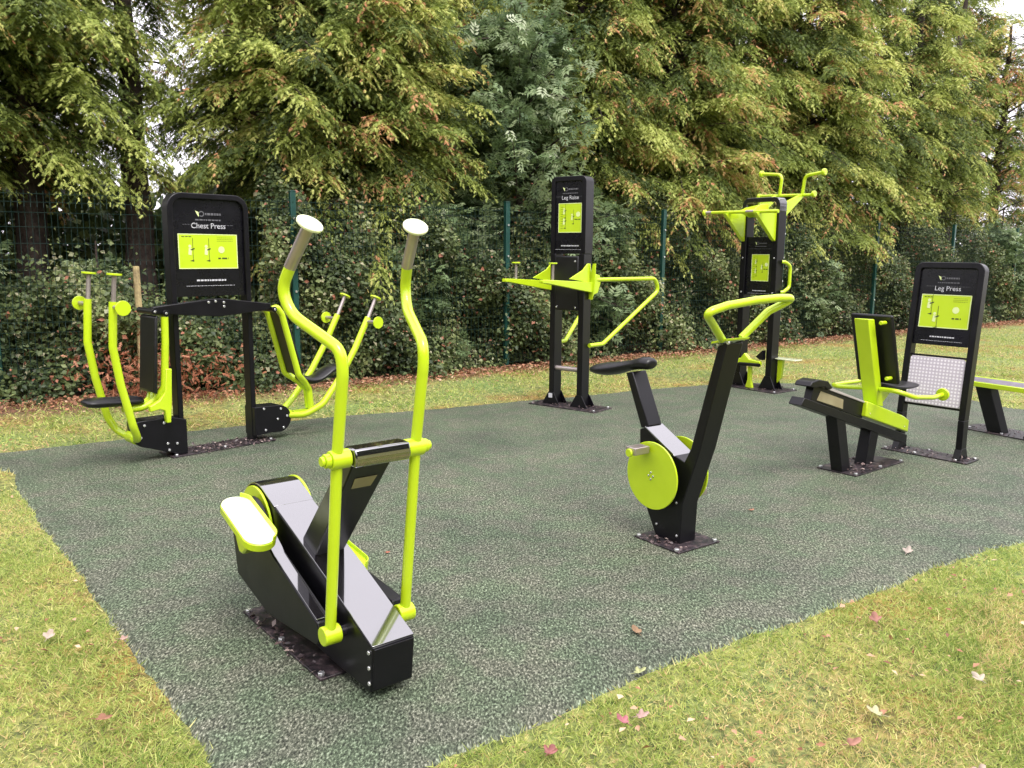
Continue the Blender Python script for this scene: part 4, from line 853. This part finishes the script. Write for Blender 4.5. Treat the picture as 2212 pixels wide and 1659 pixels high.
# ------------------------------------------------------------------ undergrowth behind and through the fence
def undergrowth():
    n = 210000; s = np.where(RNG.random(n) < 0.24, -RNG.uniform(0, 7, n), RNG.uniform(0, 1, n)**1.3*21)
    def wav(q, a, b, c): return np.sin(q*a+1)*0.5+np.sin(q*b+c)*0.5
    top = 2.05+0.55*wav(s, 1.3, 3.1, 2)+0.25*np.sin(s*7.3+1); top = np.where(s < -0.3, 1.05+0.25*np.sin(s*2.1), top)
    off = np.abs(RNG.normal(0, 1, n)); off = np.minimum(off*0.38, 1.5)
    z = RNG.random(n)**0.9*top*(0.75+0.35*off/0.6)
    lump = 0.20*np.sin(s*2.7+z*3.1)+0.12*np.sin(s*6.1-z*5.3+1.2)
    o = -0.06+lump+off+0.10*(z/1.4)-0.12*(z < 0.5)*(0.5-z)*2
    a = np.array(FA); fd = np.array(FD); fl = np.array(FL); nr = np.array(NRM); nl = np.array((-math.sin(rad(24)), math.cos(rad(24)), 0))
    P = np.where((s >= 0)[:, None], a+s[:, None]*fd+o[:, None]*nr, a-s[:, None]*fl+o[:, None]*nl); P[:, 2] = z; P += RNG.normal(0, .02, (n, 3))
    D = norm(RNG.normal(0, 1, (n, 3))*[1, 1, 0.6]-np.array([0, 0, 0.45])); Uu = norm(-nr*0.8+ZUP*0.7+RNG.normal(0, .5, (n, 3)))
    clump = 0.5+0.25*np.sin(s*3.3+z*2)+0.2*np.sin(s*8.1+z*6)
    T = np.clip(clump*0.75+RNG.normal(0, .17, n), 0, 0.88); T[RNG.random(n) < 0.035] = 0.91; T[RNG.random(n) < 0.03] = 1.0
    L = RNG.uniform(0.03, 0.075, n); me = leaf_mesh('undergrowth', P, D, Uu, L, L*RNG.uniform(.55, .85, n), T, 'leaf', IVY)
    o_ = bpy.data.objects.new('undergrowth', me); link(o_); tag(o_, 'dark ivy and bramble undergrowth growing through the foot of the fence', 'undergrowth', kind='stuff')
    m = MB()   # a second, sparser layer far behind closes the wood
    n = 60000; s = RNG.uniform(-9, 22, n); off = RNG.uniform(2.5, 7.5, n); z = RNG.random(n)*3.0*(0.8+0.2*np.sin(s*1.7))
    P = np.where((s >= 0)[:, None], a+s[:, None]*fd+off[:, None]*nr, a-s[:, None]*fl+off[:, None]*nl); P[:, 2] = z
    D = norm(RNG.normal(0, 1, (n, 3))); Uu = norm(RNG.normal(0, 1, (n, 3))); L = RNG.uniform(0.12, 0.26, n)
    me = leaf_mesh('thicket', P, D, Uu, L, L*0.8, np.clip(RNG.normal(0.35, .15, n), 0, .85), 'leaf', IVY)
    o_ = bpy.data.objects.new('thicket', me); link(o_); tag(o_, 'dark thicket filling the wood behind the trees', 'thicket', kind='stuff')
undergrowth()
def unseen_wood():  # leaf belt added out of view so the black paint reflects something dark
    n = 42000; a = RNG.uniform(-200, 20, n)*math.pi/180; r = RNG.uniform(15, 19, n)+2*np.sin(a*5)
    z = RNG.random(n)*7.5*(0.85+0.15*np.sin(a*17)); P = np.stack([r*np.cos(a), r*np.sin(a)+3, z], 1)
    k = (P[:, 1] < 2) | (np.abs(P[:, 0]) > 13.5); P = P[k]; n = len(P); D = norm(RNG.normal(0, 1, (n, 3))); L = RNG.uniform(0.3, 0.7, n)
    me = leaf_mesh('wood', P, D, norm(RNG.normal(0, 1, (n, 3))), L, L*0.8, np.clip(RNG.normal(0.35, .15, n), 0, .85), 'leaf', IVY)
    o_ = bpy.data.objects.new('wood', me); link(o_); tag(o_, 'dark leaf belt added out of view behind and beside the viewer, to darken reflections', 'wood', kind='stuff')
unseen_wood()
def rusty_patch():
    n = 900; P = np.array((-3.65, 8.40, 0.24))+RNG.normal(0, 1, (n, 3))*[0.38, 0.18, 0.16]; P[:, 2] = np.abs(P[:, 2])
    D = norm(RNG.normal(0, 1, (n, 3))-ZUP*0.4); L = RNG.uniform(0.05, 0.10, n)
    me = leaf_mesh('dead_bracken', P, D, norm(RNG.normal(0, 1, (n, 3))+ZUP), L, L*0.45, RNG.random(n), 'frond', RUST)
    o_ = bpy.data.objects.new('dead_bracken', me); link(o_); tag(o_, 'rusty dead fern fronds at the foot of the fence on the left', 'dead fern')
rusty_patch()
st = MB(); st.tube([(0, 0, 0), (0.01, 0, 0.8), (0.0, 0.01, 1.34)], 0.040, 7, r2=0.034)
o = st.build('timber_stake', WOOD, bev=0.004); o.location = (-3.86, 8.60, -0.01); tag(o, 'weathered yellowish timber stake behind the left chest press seat', 'stake')

# ------------------------------------------------------------------ grass, litter and fallen leaves
def in_view(x, y, m=0.08):
    # keeps the ground cover to the area the camera and its neighbours can see
    return (np.abs(x) < (y+0.9)*0.72+0.6) & (y > 1.3)
def behind_fence(x, y): 
    d = -0.588*x+0.809*y-(0.588*2.43+0.809*9.35)
    d2 = -math.sin(rad(24))*(x+2.43)+math.cos(rad(24))*(y-9.35)
    return np.where(x > -2.43, d, d2)
def grass(name, n, ymin, ymax, L0, L1, w, label):
    y = ymin+(ymax-ymin)*RNG.random(n)**(1.0); x = RNG.uniform(-1, 1, n)*((y+0.9)*0.72+0.6)
    k = ~inside_mat(x+RNG.normal(0, .012, n), y+RNG.normal(0, .012, n)) & (behind_fence(x, y) < -0.15); x, y = x[k], y[k]; n = len(x)
    patch = 0.5+0.22*np.sin(x*2.1+y*1.3)+0.16*np.sin(x*5.3-y*3.1+1)+0.12*np.sin(x*11+y*9)+0.1*np.sin(x*23-y*17)
    keep = RNG.random(n) < 0.35+0.75*np.clip(patch, 0, 1); x, y, patch = x[keep], y[keep], patch[keep]; n = len(x)
    P = np.stack([x, y, np.full(n, -0.012)], 1); D = norm(RNG.normal(0, 0.75, (n, 3))*[1, 1, 0]+ZUP*RNG.uniform(0.35, 1.0, (n, 1)))
    L = RNG.uniform(L0, L1, n)*(0.7+0.5*patch); T = np.clip(0.50-0.45*(patch-0.5)+RNG.normal(0, .21, n), 0, 1)
    br = np.sin(x*1.7-y*2.9+0.6)+np.sin(x*3.9+y*1.7)*0.7+np.sin(x*9.1-y*7.3)*0.35; T = np.where(RNG.random(n) < np.clip(0.04+0.42*np.clip(br-0.45, 0, 1), 0, .55), RNG.uniform(0.82, 1.0, n), T)
    me = leaf_mesh(name, P, D, norm(RNG.normal(0, 1, (n, 3))*[1, 1, .2]), L, np.full(n, w)*RNG.uniform(.6, 1.3, n), T, 'blade', GRASSM)
    o_ = bpy.data.objects.new('grass', me); link(o_); tag(o_, label, 'grass', kind='stuff')
grass('grass', 470000, 1.3, 5.0, 0.016, 0.042, 0.0040, 'short mossy grass in the foreground around the matting')
grass('grass', 150000, 5.0, 17.5, 0.03, 0.06, 0.010, 'short mossy grass between the matting and the fence')
def scatter_leaves(name, x, y, z, L0, L1, mat, label, cat, flat=0.25, wr=(.45, .8)):
    n = len(x); P = np.stack([x, y, z], 1); D = norm(RNG.normal(0, 1, (n, 3))*[1, 1, flat]); U_ = norm(ZUP+RNG.normal(0, .35, (n, 3)))
    L = RNG.uniform(L0, L1, n); me = leaf_mesh(name, P, D, U_, L, L*RNG.uniform(*wr, n), RNG.random(n), 'leaf', mat)
    o_ = bpy.data.objects.new(name, me); link(o_); tag(o_, label, cat, kind='stuff')
n = 9000; y = RNG.uniform(1.4, 12, n); x = RNG.uniform(-1, 1, n)*((y+0.9)*0.72+0.6)
pt_ = 0.5+0.3*np.sin(x*1.9-y*2.3)+0.25*np.sin(x*4.7+y*3.9+2); k = ~inside_mat(x, y) & (behind_fence(x, y) < -0.2) & (RNG.random(n) < np.clip(pt_, 0.05, 1)**2*0.9); x, y = x[k], y[k]
scatter_leaves('leaf_litter', x, y, np.full(len(x), 0.010)+RNG.random(len(x))*0.014, 0.010, 0.038, LITTER, 'small dry brown leaf litter caught in the grass', 'leaf litter')
n = 16000; s = RNG.uniform(-6, 21, n); o_ = -0.10-np.abs(RNG.normal(0, .28, n)); a = np.array(FA)
P = np.where((s >= 0)[:, None], a+s[:, None]*np.array(FD)+o_[:, None]*np.array(NRM), a-s[:, None]*np.array(FL)+o_[:, None]*np.array((-math.sin(rad(24)), math.cos(rad(24)), 0)))
k = ~inside_mat(P[:, 0], P[:, 1]); P = P[k]
scatter_leaves('fence_litter', P[:, 0], P[:, 1], RNG.random(len(P))*0.03, 0.02, 0.055, DRYRED, 'band of reddish fallen needles and leaves along the fence', 'leaf litter')
# dark wet debris on the steel base plates
def debris(o, pts, n, z=0.012):
    X, Y = [], []; a = o.rotation_euler.z
    for (x0, x1, y0, y1) in pts:
        X.append(RNG.uniform(x0, x1, n)); Y.append(RNG.uniform(y0, y1, n))
    X, Y = np.concatenate(X), np.concatenate(Y); wx = o.location.x+X*math.cos(a)-Y*math.sin(a); wy = o.location.y+X*math.sin(a)+Y*math.cos(a)
    scatter_leaves('plate_debris', wx, wy, z+RNG.random(len(wx))*0.012, 0.008, 0.034, DEBRIS, 'wet dark leaf debris on the base plate of the '+DEBN[o.name], 'leaf litter', 0.3)
DEBN = {'chest_press': 'chest press', 'leg_raise_tower': 'leg raise tower', 'pull_up_tower': 'pull up tower', 'foot_plate_frame': 'leg press sign frame', 'sliding_seat': 'leg press seat', 'exercise_bench': 'bench', 'exercise_bike': 'exercise bike', 'cross_trainer': 'cross trainer'}
debris(cp, [(-0.26, 0.40, -0.16, 0.10)], 330); debris(lr, [(-0.36, 0.36, -0.17, 0.14)], 130); debris(pt, [(-0.36, 0.40, -0.2, 0.18)], 160)
debris(lg, [(-0.28, 0.32, -0.12, 0.10)], 130); debris(ls, [(-0.28, 0.2, -0.11, 0.17)], 120); debris(bn, [(-0.2, 0.5, -0.05, 0.28)], 160)
debris(bk, [(-0.12, 0.15, -0.15, -0.07)], 45); debris(xt, [(-0.62, 0.02, -0.035, 0.03)], 55)
# single leaves one can pick out, each its own curled blade
def lobed_leaf(name, x, y, z, size, col, label, seed, rz, lobes=5, curl=0.35):
    rr = random.Random(seed); m, nn, b = new_mat('leaf_'+label.split()[0]+str(seed)); t = noise(nn, 30, 4)
    r = ramp(nn, t.outputs[0], [(0.35, tuple(c*0.65 for c in col)), (0.65, col)]); nn.links.new(r.outputs[0], b.inputs['Base Color']); b.inputs['Roughness'].default_value = 0.5
    k = lobes*6; pts = []
    for i in range(k):
        a = 2*math.pi*i/k; rad_ = size*(0.62+0.38*abs(math.cos(a*lobes/2)))*(1+rr.uniform(-.08, .08))*(0.75+0.25*math.cos(a)); 
        px, py = rad_*math.cos(a), rad_*math.sin(a)*0.85; pts.append((px, py, curl*(px*px+py*py*2.2)/size+rr.uniform(0, .002)))
    v = [(0, 0, 0)]+pts+[(-size*1.3, 0, 0.006), (-size*0.5, 0.002, 0.002), (-size*0.5, -0.002, 0.002)]
    f = [(0, 1+i, 1+(i+1) % k) for i in range(k)]+[(k+1, k+2, k+3)]
    mb = MB(); mb.add(v, f); o = mb.build(name, m, bev=0, smooth=True); sd = o.modifiers.new('thick', 'SOLIDIFY'); sd.thickness = 0.0012
    o.location = (x, y, z); o.rotation_euler = (rr.uniform(-.25, .25), rr.uniform(-.25, .25), rz)
    tag(o, label, 'leaf', 'fallen leaves lying about')
LV = [(0.505, 3.13, .008, .045, (.42, .26, .14), 'tan curled leaf on the matting, alone in the middle of the foreground', 1.9, 3),
      (0.465, 2.80, .010, .044, (.62, .66, .30), 'pale yellow green lobed leaf at the matting edge, bottom centre', 0.6, 5),
      (0.365, 2.46, .022, .042, (.58, .20, .22), 'pinkish red leaf in the grass at bottom centre', 2.2, 5),
      (0.425, 2.49, .024, .038, (.66, .42, .36), 'pale pink leaf touching the red one at bottom centre', 0.2, 5),
      (-0.09, 2.13, .025, .055, (.62, .38, .26), 'large pinkish brown leaf at the bottom edge, left of the red leaves', 2.8, 5),
      (0.12, 2.29, .022, .045, (.42, .15, .13), 'dark red leaf on the grass corner at the bottom edge', 1.2, 5),
      (2.02, 4.06, .010, .050, (.58, .48, .40), 'crumpled pale leaf at the right side of the matting edge', 0.9, 4),
      (1.42, 4.75, .006, .026, (.55, .25, .14), 'small orange leaf on the matting right of the bike', 0.3, 3),
      (-0.62, 4.00, .006, .020, (.55, .18, .10), 'tiny red leaf on the matting right of the cross trainer', 0.3, 3),
      (1.50, 3.23, .022, .050, (.45, .20, .14), 'reddish brown leaf on the right lawn near the matting edge', 1.4, 4),
      (1.20, 2.52, .022, .046, (.66, .62, .34), 'yellowish leaf in the middle of the right lawn', 2.6, 5),
      (1.36, 2.20, .022, .048, (.68, .52, .40), 'pale leaf on the lawn towards the bottom right corner', 0.8, 5),
      (1.05, 2.35, .022, .040, (.52, .24, .16), 'brown leaf on the lawn just above the bottom right pale leaf', 0.1, 3),
      (1.66, 2.75, .022, .045, (.66, .56, .42), 'buff leaf on the lawn at the right edge', 1.7, 4),
      (-1.78, 3.02, .022, .045, (.66, .52, .40), 'pale leaf on the left lawn at the picture edge', 1.7, 4),
      (-1.30, 2.45, .022, .042, (.50, .24, .14), 'brown leaf on the left lawn near the bottom', 0.4, 4),
      (-1.50, 3.03, .010, .028, (.66, .42, .34), 'small pink leaf where the left lawn meets the matting', 0.4, 4)]
for i, (x, y, z, sz, c, lab, rz, lb) in enumerate(LV): lobed_leaf('fallen_leaf', x, y, z, sz*0.75, tuple(q*0.72 for q in c), lab, i, rz, lb)
